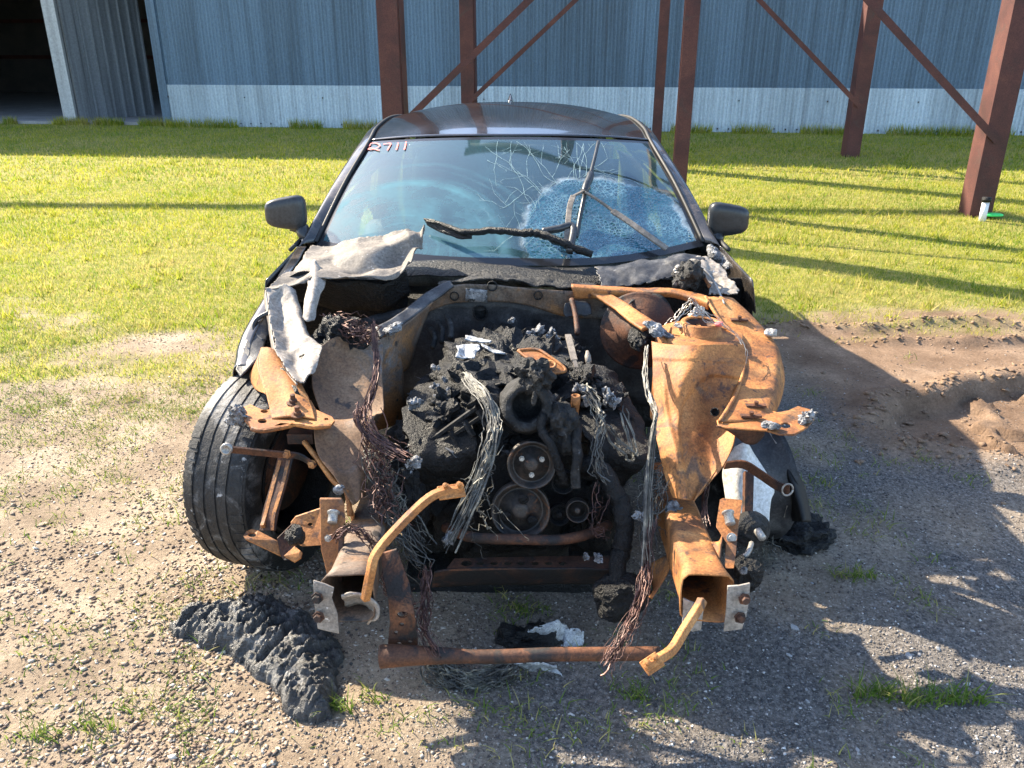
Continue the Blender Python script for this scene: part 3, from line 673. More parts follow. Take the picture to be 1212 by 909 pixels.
rx_, ry_ = np.repeat(kx, 14) + rng.normal(0, .035, 14 * len(kx)), np.repeat(ky, 14) + rng.normal(0, .035, 14 * len(kx))
v, f = blades(rx_, ry_, 0.035 + 0.055 * rng.random(len(rx_)), np.full(len(rx_), 0.008) + 0.0006 * ry_, 0.8, 1, 31); parts_v.append(v); parts_f.append(f + off); off += len(v)
# longer fringe at the foot of the shed wall
n = 7000; x = rng.uniform(-9, 12, n); y = 17.7 + np.tan(SHED_TH) * (x - 3.0) - np.abs(rng.normal(0, 0.10, n))
kp = fbm(x * 1.4, y * 0 + 3, 95) > 0.45; x, y = x[kp], y[kp]
v, f = blades(x, y, 0.10 + 0.16 * rng.random(len(x)), np.full(len(x), 0.018), 0.5, 1, 9); parts_v.append(v); parts_f.append(f + off); off += len(v)
n = 5000; al = rng.uniform(-8.5, 0.2, n); bb = -np.abs(rng.normal(0, 0.10, n)) + 0.10
x = 3.0 + np.cos(SHED_TH) * (al + FRINGE_A) - np.sin(SHED_TH) * bb; y = 17.9 + np.sin(SHED_TH) * (al + FRINGE_A) + np.cos(SHED_TH) * bb
kp = fbm(x * 2.1, y * 0 + 5, 96) > 0.38; x, y = x[kp], y[kp]
v, f = blades(x, y, 0.06 + 0.16 * rng.random(len(x)), np.full(len(x), 0.018), 0.5, 1, 10); parts_v.append(v); parts_f.append(f + off); off += len(v)
lawn = link("lawn_grass", np_mesh("lawn_grass", np.concatenate(parts_v), np.concatenate(parts_f)), M['lawn'])
tag(lawn, "short yellow-green mown grass between the yard and the shed", "grass", kind="stuff")
# thin weeds over the bare yard: runners and small tufts
wx, wy, wh = [], [], []
n3 = 60000; d3 = 1.1 + 4.0 * rng.random(n3) ** 0.7; x3 = -0.25 - rng.random(n3) * (0.62 * d3 + 0.1)
k3 = rng.random(n3) < np.clip((fbm(x3 * 1.7, d3 * 2.4, 131) - 0.45) * 3.2, 0, 1) * (0.25 + 0.75 * sstep(d3, 2.6, 3.8)); x3, d3 = x3[k3], d3[k3]
wx.append(x3); wy.append(d3); wh.append(0.008 + 0.022 * rng.random(len(x3)))
nT = 2600; d = 1.0 + 4.4 * rng.random(nT) ** 0.8; tx = (rng.random(nT) * 2 - 1) * (0.72 * d + 0.3); ty = d
dens = np.where(tx < -0.3, 0.13 + 1.2 * sstep(ty, 2.2, 4.2), 0.24) * np.clip((fbm(tx * 1.6, ty * 1.6, 101) - 0.42) * 4.5, 0, 1) * (1 - road_mud(tx, ty) * 0.9)
dens = dens + 0.5 * np.clip((fbm(tx * 2.3, ty * 2.3, 107) - 0.6) * 6, 0, 1) * (1 - road_mud(tx, ty))
kt = rng.random(nT) < dens; tx, ty = tx[kt], ty[kt]
for a, b in zip(tx, ty):
    m = rng.integers(6, 30); wx.append(a + rng.normal(0, 0.035, m)); wy.append(b + rng.normal(0, 0.03, m)); wh.append(0.012 + 0.035 * rng.random(m))
wx, wy, wh = map(np.concatenate, (wx, wy, wh))
v, f = blades(wx, wy, wh, 0.0032 + 0.002 * rng.random(len(wx)), 1.1, 2, 21)
weeds = link("sparse_weeds", np_mesh("sparse_weeds", v, f), M['weed'])
tag(weeds, "sparse weeds and thin grass sprouting through the bare gravel", "weeds", kind="stuff")
TUFTS = [("bright sunlit grass tuft on gravel near the bottom right corner", 1115, 832, 150, 0.075, 0.07),
         ("shaded grass tuft on the gravel right of the rusty frame rail", 1010, 683, 70, 0.06, 0.045),
         ("shaded grass clump just left of the bright bottom right tuft", 1042, 826, 120, 0.075, 0.05),
         ("spiky grass tuft in the bottom left corner of the yard", 48, 872, 55, 0.05, 0.035),
         ("spiky grass tuft beside the bottom left corner clump", 112, 860, 45, 0.05, 0.035),
         ("small grass tuft growing against the charred lump's lower end", 397, 842, 60, 0.06, 0.03),
         ("thin grass tuft between the lump and the wire pile", 443, 828, 32, 0.05, 0.025),
         ("shaded grass sprouting on the gravel below the engine", 620, 722, 110, 0.03, 0.06),
         ("grass tuft in the shade behind the fallen tube's lower end", 753, 826, 46, 0.045, 0.020)]
for lab, px, py, m, hh, sx in TUFTS:
    p = PZ(px, py, 0.0); a = p.x + np.clip(rng.normal(0, sx, m), -1.5 * sx, 1.5 * sx); b = p.y + rng.normal(0, 0.014, m); a[-1] = p.x; b[-1] = p.y
    v, f = blades(a, b, hh * (0.35 + 0.65 * rng.random(m)), 0.0036 + 0.002 * rng.random(m), 0.9, 2, int(px))
    tag(link("grass_tuft", np_mesh("grass_tuft", v, f), M['weed']), lab, "grass", "grass tufts in the yard")

# ------------------------------------------------------------------ the shed
UX = Vector((math.cos(SHED_TH), math.sin(SHED_TH), 0)); UY = Vector((-math.sin(SHED_TH), math.cos(SHED_TH), 0))
W0 = Vector((3.0, 17.9, 0))                         # a point at the foot of the front wall
def wp(a, b, z): return W0 + UX * a + UY * b + Vector((0, 0, z))
shed = thing("corrugated_shed", wp(0, 0, 0), "large corrugated metal shed with a pale lower band behind the lawn", "shed")
PITCHC = 0.0762; SHW = PITCHC * 10; STRIP = 0.84; WALLH = 7.5
def corr(width, z0, z1, amp, lip=0.0):
    mb = MB(); n = int(round(width / PITCHC * 6)); vs_ = []; fs = []
    for i in range(n + 1):
        x = i * PITCHC / 6; y = -amp * math.cos(x / PITCHC * 2 * math.pi) - (0.004 if i > n - 7 else 0)
        vs_ += [(x, y, z0), (x, y, z1)]
    for i in range(n): fs.append((2 * i, 2 * i + 2, 2 * i + 3, 2 * i + 1))
    mb.add(vs_, fs); me = bpy.data.meshes.new("sheet"); me.from_pydata(mb.v, [], mb.f); me.update()
    me.polygons.foreach_set("use_smooth", [True] * len(me.polygons)); return me
up_me = corr(SHW + PITCHC, STRIP, WALLH, 0.015); up_me.materials.append(M['galv'])
lo_me = corr(SHW + PITCHC, 0.0, STRIP + 0.03, 0.015); lo_me.materials.append(M['galv_pale'])
A_L = (PZ(188, 152, 0.0) - W0).dot(UX)              # left end of the corrugated front
rk = random.Random(5); na = int((9.5 - A_L) / SHW) + 2
for k in range(na):
    a = A_L + k * SHW
    for me, nm, dy in ((up_me, "upper_sheet", 0.0), (lo_me, "lower_sheet", -0.034)):
        o = bpy.data.objects.new(nm, me); COL.objects.link(o); o.parent = shed
        o.location = wp(a, dy + rk.uniform(-.002, .002), 0) - Vector(shed.location); o.rotation_euler = (0, 0, SHED_TH)
def sbox(name, a0, a1, b0, b1, z0, z1, mat):
    mb = MB(); rot = Matrix((UX, UY, Vector((0, 0, 1)))).transposed()
    mb.box(wp((a0 + a1) / 2, (b0 + b1) / 2, (z0 + z1) / 2), ((a1 - a0) / 2, (b1 - b0) / 2, (z1 - z0) / 2), rot)
    return mb.build(name, mat, shed)
A_R = A_L + na * SHW
sc_ = MB(); rks = random.Random(3)
for z_, step in ((0.07, 3), (0.62, 23)):
    for k in range(int((A_R - A_L) / PITCHC / step)):
        if rks.random() < 0.8: sc_.box(wp(A_L + (k * step + .5) * PITCHC, -0.052, z_ + rks.uniform(-.01, .01)), (0.011, 0.006, 0.011 + .008 * rks.random()))
sc_.build("screw_heads", M['rust_black'], shed)["kind"] = "stuff"
OPEN_L = A_L - 6.2
sbox("corner_flashing", A_L - 0.16, A_L + 0.03, -0.05, 0.02, 0.0, WALLH, M['galv'])
sbox("wall_panel", A_R, A_R + 9, -0.02, 0.05, 0, WALLH, M['galv'])
sbox("wall_panel", OPEN_L - 12, OPEN_L, -0.02, 0.05, 0, WALLH, M['galv'])
sbox("door_header", OPEN_L, A_L - 0.16, -0.02, 0.05, 4.6, WALLH, M['galv'])
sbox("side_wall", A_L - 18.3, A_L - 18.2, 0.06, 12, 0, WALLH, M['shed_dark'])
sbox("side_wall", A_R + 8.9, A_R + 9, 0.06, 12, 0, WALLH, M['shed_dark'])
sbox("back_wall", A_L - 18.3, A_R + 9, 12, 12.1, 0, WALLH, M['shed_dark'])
sbox("shed_roof", A_L - 18.6, A_R + 9.3, -0.02, 12.3, WALLH + 0.003, WALLH + 0.12, M['galv'])
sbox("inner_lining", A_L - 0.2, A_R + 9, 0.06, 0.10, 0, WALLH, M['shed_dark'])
sbox("floor_slab", A_L - 18, A_R + 8.8, 0.12, 11.9, -0.05, 0.06, M['concrete'])
for z in (1.2, 2.4): sbox("wall_girt", A_L - 18, A_L, 11.85, 12, z, z + 0.12, M['red_oxide'])
# the angled ribbed door leaf standing in the opening
d0 = PZ(93, 144, 0.03); d0 = Vector((d0.x, d0.y, 0)); d1 = P(183, 136, d0.y + 1.6); d1 = Vector((d1.x, d1.y, 0))
dn = (d1 - d0).normalized(); dper = Vector((dn.y, -dn.x, 0))
if dper.y > 0: dper = -dper
mb = MB(); vs_ = []; fs = []; ln = (d1 - d0).length; nr = 8; prof = []
for k in range(nr):
    s0 = ln * k / nr; wv = ln / nr
    prof += [(s0, 0), (s0 + wv * 0.78, 0), (s0 + wv * 0.83, 0.05), (s0 + wv * 0.95, 0.05)]
prof.append((ln, 0))
for s_, h_ in prof:
    q = d0 + dn * s_ + dper * h_; vs_ += [q + Vector((0, 0, 0.04)), q + Vector((0, 0, 5.0))]
for i in range(len(prof) - 1): fs.append((2 * i, 2 * i + 2, 2 * i + 3, 2 * i + 1))
mb.add(vs_, fs); mb.build("door_leaf", M['door_grey'], shed, solid=0.006)
MB().bar(d0 - dn * 0.12 + Vector((0, -.08, 0.03)), d0 - dn * 0.12 + Vector((0, -.08, 5.0)), 0.28, 0.10, up=(0, 1, 0)).build("door_jamb", M['jamb'], shed)
MB().bar(d0 + dn * 0.16 + dper * 0.06 + Vector((0, 0, 0.03)), d0 + dn * 0.16 + dper * 0.06 + Vector((0, 0, 5.0)), 0.30, 0.05, up=dper).build("door_edge_trim", M['door_grey'], shed)

# ------------------------------------------------------------------ the open steel frame in front of the shed
FN = Vector((4.92, 8.75, 0))                        # foot of the near right post
frame = thing("steel_frame", FN, "open rusty red steel post and brace frame standing on the lawn", "steel frame")
FH = 8.4; SPAN = 3.12; BAY = 5.0
def fpnt(i, j, z): return FN - UX * SPAN * i + UY * BAY * j + Vector((0, 0, z))
def ibeam(mb, p0, p1, fw, dp, xd, yd, t=0.014):
    p0, p1 = Vector(p0), Vector(p1)
    for s_ in (-1, 1):
        mb.bar(p0 + yd * s_ * (dp / 2 - t / 2), p1 + yd * s_ * (dp / 2 - t / 2), fw, t, up=yd)
    mb.bar(p0, p1, t, dp - 2 * t - 0.001, up=yd)
    return mb
for j in range(2):
    for i in range(3):
        fw, dp = ((0.22, 0.30) if i != 1 else (0.15, 0.16))
        if i == 1: ibeam(MB(), fpnt(i, j, -0.15), fpnt(i, j, FH), fw, dp, UX, UY).build("post", M['red_oxide'], frame)
        else: MB().bar(fpnt(i, j, -0.15), fpnt(i, j, FH), fw, dp, up=UY).bar(fpnt(i, j, -0.15) + UX * (fw / 2 + .006), fpnt(i, j, FH) + UX * (fw / 2 + .006), .012, dp * .72, up=UY).build("post", M['red_oxide'], frame)
    for i in (0, 2):
        MB().bar(fpnt(i, j, 0.78) + UY * -0.165, fpnt(1, j, 3.55) + UY * -0.165, 0.07, 0.012, up=UY).bar(fpnt(i, j, 0.81) + UY * -0.135, fpnt(1, j, 3.58) + UY * -0.135, 0.01, 0.06, up=UY).build("brace", M['red_oxide'], frame)
    if j == 1:
        ibeam(MB(), fpnt(-2.2, j, FH + 0.1), fpnt(2.1, j, FH + 0.1), 0.2, 0.2, UX, UY).build("beam", M['red_oxide'], frame)
        bl0, bl1 = Vector((-24, 16.75, FH + 0.1)), Vector((-4.0, 15.85, FH + 0.1)); bd = (bl1 - bl0).normalized(); bn = Vector((-bd.y, bd.x, 0))
        ibeam(MB(), bl0, bl1, 0.2, 0.2, bd, bn).build("beam", M['red_oxide'], frame)
        MB().bar(bl1 + Vector((0, 0, .22)), fpnt(2, 1, FH + .32), 0.16, 0.16).build("cross_beam", M['red_oxide'], frame)
    else:
        ibeam(MB(), fpnt(-2.2, j, FH + 0.1), fpnt(2.1, j, FH + 0.1), 0.2, 0.2, UX, UY).build("beam", M['red_oxide'], frame)
for i in range(3):
    ibeam(MB(), fpnt(i, 0.02, FH + 0.31), fpnt(i, 0.98, FH + 0.31), 0.18, 0.2, UY, UX).build("cross_beam", M['red_oxide'], frame)
MB().bar((-23.8, 16.74, -.1), (-23.8, 16.74, FH), 0.2, 0.28).build("post", M['red_oxide'], frame)
ibeam(MB(), fpnt(0, 0.5, FH + 0.52), fpnt(-2.2, 0.5, FH + 0.52), 0.12, 0.2, UX, UY).build("purlin", M['red_oxide'], frame)
# stub pipe and lid by the near post
pp = PZ(1162, 262, 0.0)
pipe = thing("stub_pipe", (pp.x, pp.y, 0), "short white stub pipe with a dark cap beside the right post", "pipe")
MB().lathe((pp.x, pp.y, -0.03), (0, 0, 1), [(0.0, 0), (0.035, 0), (0.035, 0.23), (0.0, 0.23)], 16).build("pipe_wall", M['white_pvc'], pipe, True)
MB().lathe((pp.x, pp.y, 0.20), (0, 0, 1), [(0.0, 0), (0.045, 0), (0.045, 0.045), (0.0, 0.05)], 16).build("cap", M['char'], pipe, True)
gp = PZ(1174, 257, 0.02)
tag(superbox("green_lid", (gp.x, gp.y, 0.045), (0.105, 0.06, 0.016), M['green_plastic'], None, 3, sub=3), "bright green plastic lid lying beside the stub pipe", "lid")

# ================================================================== the burnt car
CB = Vector((0.0, 4.0, 0.0))
car = thing("burnt_car", CB, "burnt-out black car with its front end stripped to rusted frame and engine", "car")
XC = -0.01

# ---- windscreen, roof, body shell
def ws(u, v):
    b = Vector((XC + 0.845 * u, 3.22 + 0.30 * u * u, 0.86 + 0.012 * u * u)); t_ = Vector((XC + 0.695 * u, 4.02 + 0.20 * u * u, 1.277 - 0.042 * u * u))
    p = b.lerp(t_, v); k = math.sin(math.pi * v) * 0.022
    return p + Vector((0, -0.4 * k, 0.9 * k))
nu, nv = 41, 25; vs_ = [ws(-1 + 2 * i / (nu - 1), j / (nv - 1)) for j in range(nv) for i in range(nu)]
def sag(p, u, v):                                  # the crazed corner sags inwards
    d = math.hypot((u - 0.51) * 0.87, (v - 0.22)); return p + Vector((0, 0.3, -0.9)) * (0.028 * max(0, 1 - d / 0.42))
vs_ = [sag(vs_[j * nu + i], -1 + 2 * i / (nu - 1), j / (nv - 1)) for j in range(nv) for i in range(nu)]
fs = [(j * nu + i, j * nu + i + 1, (j + 1) * nu + i + 1, (j + 1) * nu + i) for j in range(nv - 1) for i in range(nu - 1)]
me = bpy.data.meshes.new("windscreen"); me.from_pydata(vs_, [], fs); me.update(); ul = me.uv_layers.new(name="UVMap")
for lp in me.loops:
    k = lp.vertex_index; ul.data[lp.index].uv = ((k % nu) / (nu - 1), (k // nu) / (nv - 1))
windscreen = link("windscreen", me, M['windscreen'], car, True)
tag(windscreen, "dusty cracked windscreen with its lower right corner shattered")
GB = BVHTree.FromPolygons(vs_, fs)
def on_glass(c, x, y, off=0.004):
    px, py = src(c, x, y); d = ray(px, py).normalized(); h, n, _, _ = GB.ray_cast(Vector((0, 0, CAM_H)), d)
    if h is None: h, n, _, _ = GB.find_nearest(P(px, py, 3.5))
    if n.z < 0: n = -n
    return h + n * off, n
M['crack'] = surf("glass_fracture", [(0.3, (0.14, 0.22, 0.22)), (0.7, (0.38, 0.5, 0.5))], 25, (0.3, 0.5), bump=0)
ck = MB(); rkc = random.Random(21)
def glass_uv(u, v): return sag(ws(u, v), u, v) + Vector((0, -0.4, 0.9)) * 0.0022
def crack(u, v, a, n, wd, depth=0):
    p = glass_uv(u, v)
    for k in range(n):
        a += rkc.gauss(0, 0.17); st = rkc.uniform(0.012, 0.030); u2, v2 = u + st * math.cos(a) * 1.05, v + st * 1.7 * math.sin(a)
        if abs(u2) > 0.94 or not 0.08 < v2 < 0.96: return
        q = glass_uv(u2, v2); d = (q - p).normalized(); sd_ = d.cross(Vector((0, -0.4, 0.9))).normalized() * wd * rkc.uniform(.4, 1.2)
        ck.add([p - sd_, q - sd_, q + sd_, p + sd_], [(0, 1, 2, 3)])
        if depth < 2 and rkc.random() < 0.16: crack(u2, v2, a + rkc.choice((-1, 1)) * rkc.uniform(.5, 1.3), n // 2, wd * .75, depth + 1)
        u, v, p = u2, v2, q
for k in range(17):
    an = rkc.uniform(1.2, 3.9); crack(0.48 + 0.36 * math.cos(an), 0.24 + 0.38 * math.sin(an), an + rkc.gauss(0, .5), rkc.randrange(8, 20), 0.0008)
for k in range(2): crack(rkc.uniform(-.1, .4), 0.95, -1.57 + rkc.gauss(0, .35), rkc.randrange(6, 12), 0.0008)
o_ = ck.build("crack_lines", M['crack'], windscreen); o_["kind"] = "stuff"
# the red number written on the glass: 2711
mb = MB()
def stroke(pts, wd=0.0075):
    q = [on_glass('s', *p) for p in pts]
    for k in range(len(q) - 1):
        (a, n), (b, _) = q[k], q[k + 1]; d = (b - a).normalized(); s_ = n.cross(d) * wd / 2; e = d * wd * 0.2; up = n * 0.0012
        mb.add([a - s_ - e, b - s_ + e, b + s_ + e, a + s_ - e, a - s_ - e + up, b - s_ + e + up, b + s_ + e + up, a + s_ - e + up], [(4, 5, 6, 7), (0, 4, 7, 3), (1, 2, 6, 5), (0, 1, 5, 4), (3, 7, 6, 2)])
stroke([(437.5, 174), (439, 171), (444, 170), (449, 171.5), (450, 174), (446, 176.5), (439, 178), (436, 177.5), (438, 176), (443, 177), (449, 179)])
stroke([(454.5, 171.5), (458, 171), (462.5, 170.6), (463, 171.5), (461, 175), (459, 178.6)])
stroke([(471.6, 170.2), (470.8, 174), (469.5, 178.2)])
stroke([(481.0, 169), (480.3, 173), (479.0, 178)])
mb.build("number_marking", M['red_pen'], windscreen)

rc = [(4.03, 1.281), (4.4, 1.337), (4.9, 1.366), (5.4, 1.345), (5.85, 1.27)]
re_ = [(4.23, 1.240, .70), (4.5, 1.272, .70), (4.95, 1.288, .685), (5.4, 1.255, .65), (5.8, 1.17, .60)]
rows = []
for (yc, zc), (ye, ze, xe) in zip(rc, re_):
    r_ = []
    for k in range(9):
        u = -1 + k / 4; a = abs(u)
        r_.append(Vector((XC + u * xe, yc + (ye - yc) * a ** 2, zc + (ze - zc) * a ** 2.6)))
    rows.append(r_)
roof = loft("roof_panel", rows, M['roof'], car, 33, 29, 0.004)
loft("antenna_fin", [[Vector((XC - .02, 5.25, 1.35)), Vector((XC, 5.25, 1.365)), Vector((XC + .02, 5.25, 1.35))], [Vector((XC - .016, 5.33, 1.35)), Vector((XC, 5.33, 1.395)), Vector((XC + .016, 5.33, 1.35))], [Vector((XC - .02, 5.42, 1.34)), Vector((XC, 5.42, 1.398)), Vector((XC + .02, 5.42, 1.34))]], M['paint'], roof, 7, 9, 0.002)
M['liner'] = surf("black_wing_liner", [(0.3, (0.003, 0.003, 0.003)), (0.7, (0.008, 0.008, 0.008))], 10, (0.45, 0.7), bump=0.2, spec=0.3)
M['seal'] = surf("rubber_seal", [(0.3, (0.012, 0.012, 0.012)), (0.7, (0.03, 0.03, 0.03))], 10, (0.5, 0.7), bump=0)
for s_ in (-1, 1):
    # A pillar and roof rail
    inn = [ws(s_ * 1.0, 0.02), ws(s_ * 1.0, 0.5), ws(s_ * 1.0, 0.97)] + [Vector((XC + s_ * xe, ye, ze)) for ye, ze, xe in re_[1:]]
    out_ = [Vector((XC + s_ * 0.905, 3.44, 0.865)), Vector((XC + s_ * 0.835, 3.95, 1.055)), Vector((XC + s_ * 0.765, 4.36, 1.195)), Vector((XC + s_ * 0.745, 4.62, 1.225)), Vector((XC + s_ * 0.73, 5.0, 1.235)), Vector((XC + s_ * 0.70, 5.45, 1.20)), Vector((XC + s_ * 0.655, 5.85, 1.12))]
    mid = [a.lerp(b, 0.5) + Vector((s_ * 0.018, -0.01, 0.016)) for a, b in zip(inn, out_)]
    inn2 = [a.lerp(b, 0.10) + Vector((0, 0, 0.003)) for a, b in zip(inn, mid)]
    pil = loft("pillar", [inn2, mid, out_], M['paint'], car, 40, 9, 0.004)
    sl = MB(); sl.tube(cat_pts([p + Vector((0, -.003, .006)) for p in inn], 40), 0.009, 6); sl.build("pillar_seal", M['seal'], pil, True)
    # side glass
    bl = [Vector((XC + s_ * 0.915, y_, 0.875 + 0.02 * (y_ - 3.5))) for y_ in (3.5, 4.2, 5.0, 5.7)] + [Vector((XC + s_ * 0.86, 6.15, 0.95))]
    tp = [out_[0] + Vector((0, .04, .004)), out_[2], out_[4], out_[5], out_[6]]
    loft("side_window", [bl, [a.lerp(b, .5) + Vector((s_ * .012, 0, 0)) for a, b in zip(bl, tp)], tp], M['sideglass'], car, 20, 7, 0.004)
    # body side with wheel arches cut away
    m_ = MB(); ny2, nz2 = 74, 22; idx = {}
    for j in range(nz2):
        for i in range(ny2):
            y_ = 2.95 + (6.42 - 2.95) * i / (ny2 - 1); z_ = 0.20 + (0.885 - 0.20) * j / (nz2 - 1)
            t_ = (z_ - 0.2) / 0.68; x_ = 0.885 + 0.055 * math.sin(math.pi * min(1, t_ * 0.9)) - 0.10 * max(0, (y_ - 5.7) / 0.72) ** 2
            m_.v.append((XC + s_ * x_, y_, z_ + 0.02 * (y_ - 3.5) * t_))
    for j in range(nz2 - 1):
        for i in range(ny2 - 1):
            k = j * ny2 + i; yc = 2.95 + 3.47 * (i + .5) / (ny2 - 1); zc = 0.2 + .685 * (j + .5) / (nz2 - 1)
            if math.hypot(yc - 5.33, zc - 0.32) < 0.37: continue
            if math.hypot(yc - 2.5, zc - 0.34) < 0.62: continue
            m_.f.append((k, k + 1, k + ny2 + 1, k + ny2))
    bs = m_.build("body_side", M['paint'], car, True, solid=0.004)
    MB().tube(cat_pts([Vector((XC + s_ * (0.921 + 0.0), y_, 0.885 + 0.02 * (y_ - 3.5))) for y_ in (3.4, 4.2, 5.0, 5.7, 6.1)], 24), 0.010, 6).build("window_sill_trim", M['seal'], bs, True)
    MB().box((XC + s_ * 0.945, 4.55, 0.72), (0.008, 0.09, 0.014)).build("door_handle", M['paint'], bs, bevel=0.005)
    # rear wheel
    wh = MB(); wh.lathe((XC + s_ * 0.72, 5.33, 0.31), (s_, 0, 0), [(0.21, 0), (0.29, -0.01), (0.315, 0.02), (0.32, 0.10), (0.315, 0.19), (0.29, 0.215), (0.21, 0.2), (0.20, 0.14), (0.05, 0.15), (0, 0.15)], 40)
    wh.build("rear_wheel", M['rubber'], car, True)
    # mirrors: shell on a stalk
    if s_ < 0: c0 = P(338.5, 251, 3.62); fr = P(364, 282, 3.58)
    else: c0 = P(861.5, 259, 3.62); fr = P(846, 287, 3.58)
    fn = lambda p, s_=s_: Vector((p.x, p.y, p.z * (1.0 - 0.22 * (p.x * s_ / 0.09)) * (1 - 0.12 * p.y / 0.06)))
    mr = superbox("mirror", c0, (0.088, 0.055, 0.066), M['plastic'], car, 4.2, Matrix.Rotation(-s_ * 0.12, 3, 'Z'), 4, fn)
    tag(mr, "black door mirror shell on the " + ("left" if s_ < 0 else "right"))
    superbox("mirror_glass", c0 + Vector((0, 0.046, 0)), (0.07, 0.012, 0.05), M['sideglass'], mr, 4.5, None, 3)
    st = [c0 + Vector((-s_ * 0.02, 0.0, -0.055)), c0 + Vector((-s_ * 0.065, 0.0, -0.072)), fr.lerp(c0, 0.25), fr, fr + Vector((-s_ * 0.05, 0.02, -0.035))]
    sm = MB(); sm.tube(cat_pts(st, 14), [0.03 - 0.0004 * k for k in range(14)], 10); sm.build("mirror_stalk", M['plastic'], mr, True)
# rear screen, boot, rear bumper, floor
loft("rear_window", [[Vector((XC + u * .60, 5.86 + 0.0 * u, 1.268 - .10 * u * u)) for u in (-1, -.5, 0, .5, 1)], [Vector((XC + u * .72, 6.20, 1.06 - .05 * u * u)) for u in (-1, -.5, 0, .5, 1)]], M['sideglass'], car, 13, 7, 0.004)
loft("boot_lid", [[Vector((XC + u * .76, 6.20, 1.058 - .06 * u * u)) for u in (-1, -.5, 0, .5, 1)], [Vector((XC + u * .78, 6.40, 1.03 - .06 * u * u)) for u in (-1, -.5, 0, .5, 1)], [Vector((XC + u * .78, 6.46, .90 - .04 * u * u)) for u in (-1, -.5, 0, .5, 1)]], M['paint'], car, 15, 11, 0.004)
loft("rear_bumper", [[Vector((XC + u * .82, 6.48 - .10 * u * u, z_)) for u in (-1, -.5, 0, .5, 1)] for z_ in (.88, .6, .28)], M['paint'], car, 15, 9, 0.006)
MB().box((XC, 4.75, 0.24), (0.84, 1.55, 0.02)).build("floor_pan", M['char'], car)
# cabin
cab = superbox("dashboard", (XC, 3.62, 0.80), (0.78, 0.26, 0.10), M['dash'], car, 3.5, None, 4)
for s_ in (-1, 1):
    st = superbox("seat", (XC + s_ * 0.36, 4.75, 0.60), (0.24, 0.28, 0.12), M['interior'], car, 4, None, 3)
    superbox("seat_back", (XC + s_ * 0.36, 5.0, 0.86), (0.23, 0.09, 0.28), M['interior'], st, 4, Matrix.Rotation(-0.25, 3, 'X'), 3)
    superbox("headrest", (XC + s_ * 0.36, 5.08, 1.13), (0.12, 0.05, 0.07), M['interior'], st, 3.5, None, 3)
sw = MB(); cN = Vector((XC + 0.36, 4.02, 0.86)); rt = Matrix.Rotation(R(-65), 3, 'X')
sw.tube([cN + rt @ Vector((0.18 * math.cos(a), 0.18 * math.sin(a), 0)) for a in [k * 2 * math.pi / 32 for k in range(33)]], 0.015, 8)
for a in (0.3, math.pi - 0.3, -math.pi / 2): sw.tube([cN, cN + rt @ Vector((0.18 * math.cos(a), 0.18 * math.sin(a), 0))], 0.014, 6)
sw.build("steering_wheel", M['interior'], car, True)
superbox("rear_seat", (XC, 5.75, 0.75), (0.62, 0.12, 0.32), M['interior'], car, 4, None, 3)
superbox("rear_view_mirror", on_glass('c1', 1150, 300, -0.09)[0], (0.10, 0.02, 0.03), M['plastic'], car, 3, None, 3)

for s_ in (-1, 1):  # unseen inner panels, added to stop sun leaking into the car's shadow
    loft("hinge_sun_block", [[Vector((XC + s_ * x_, 3.10 + .06 * (x_ - .42), z_)) for x_ in (0.40, 0.6, 0.8, 0.925)] for z_ in (0.20, 0.45, 0.65, 0.835)], M['char'], car, 14, 14, 0.01, 0.006, 8, 3 + s_)
# ---- wipers
def gpath(c, pts): return [on_glass(c, x, y, off)[0] for x, y, off in pts]
wp1 = MB(); wp1.tube(cat_pts(gpath('w1', [(480, 45, .05), (462, 130, .045), (440, 210, .04), (432, 240, .045)]), 12), [0.008] * 12, 6); 
wb1 = wp1.build("wiper_blade", M['plastic'], car, True)
MB().tube(cat_pts(gpath('w1', [(433, 235, .05), (425, 270, .055), (405, 310, .055), (398, 345, .05)]), 8), 0.017, 6).build("blade_mount", M['plastic'], wb1, True)
MB().tube(cat_pts(gpath('w1', [(400, 350, .045), (385, 430, .02), (370, 520, .012), (360, 570, .012)]), 8), 0.010, 6).build("blade_tail", M['plastic'], wb1, True)
def flat_arm(name, c, pts, wd, mat):
    q = cat_pts([on_glass(c, x, y, o)[0] for x, y, o in pts], 14); m_ = MB()
    for a, b in zip(q[:-1], q[1:]): m_.bar(a, b + (b - a) * 0.05, wd, 0.009, up=(0, -0.4, 0.9))
    return m_.build(name, mat, car, bevel=0.002)
flat_arm("wiper_arm", 'w1', [(425, 325, .06), (385, 348, .06), (330, 372, .055)], 0.010, M['wiper'])
flat_arm("wiper_arm", 'w1', [(330, 370, .055), (310, 430, .05), (300, 540, .045), (295, 640, .03)], 0.024, M['wiper'])
flat_arm("wiper_arm", 'w1', [(395, 352, .06), (460, 385, .055), (520, 420, .05), (560, 452, .05)], 0.012, M['wiper'])
flat_arm("wiper_arm", 'w1', [(560, 452, .05), (660, 520, .05), (770, 595, .045), (890, 660, .03)], 0.030, M['wiper'])

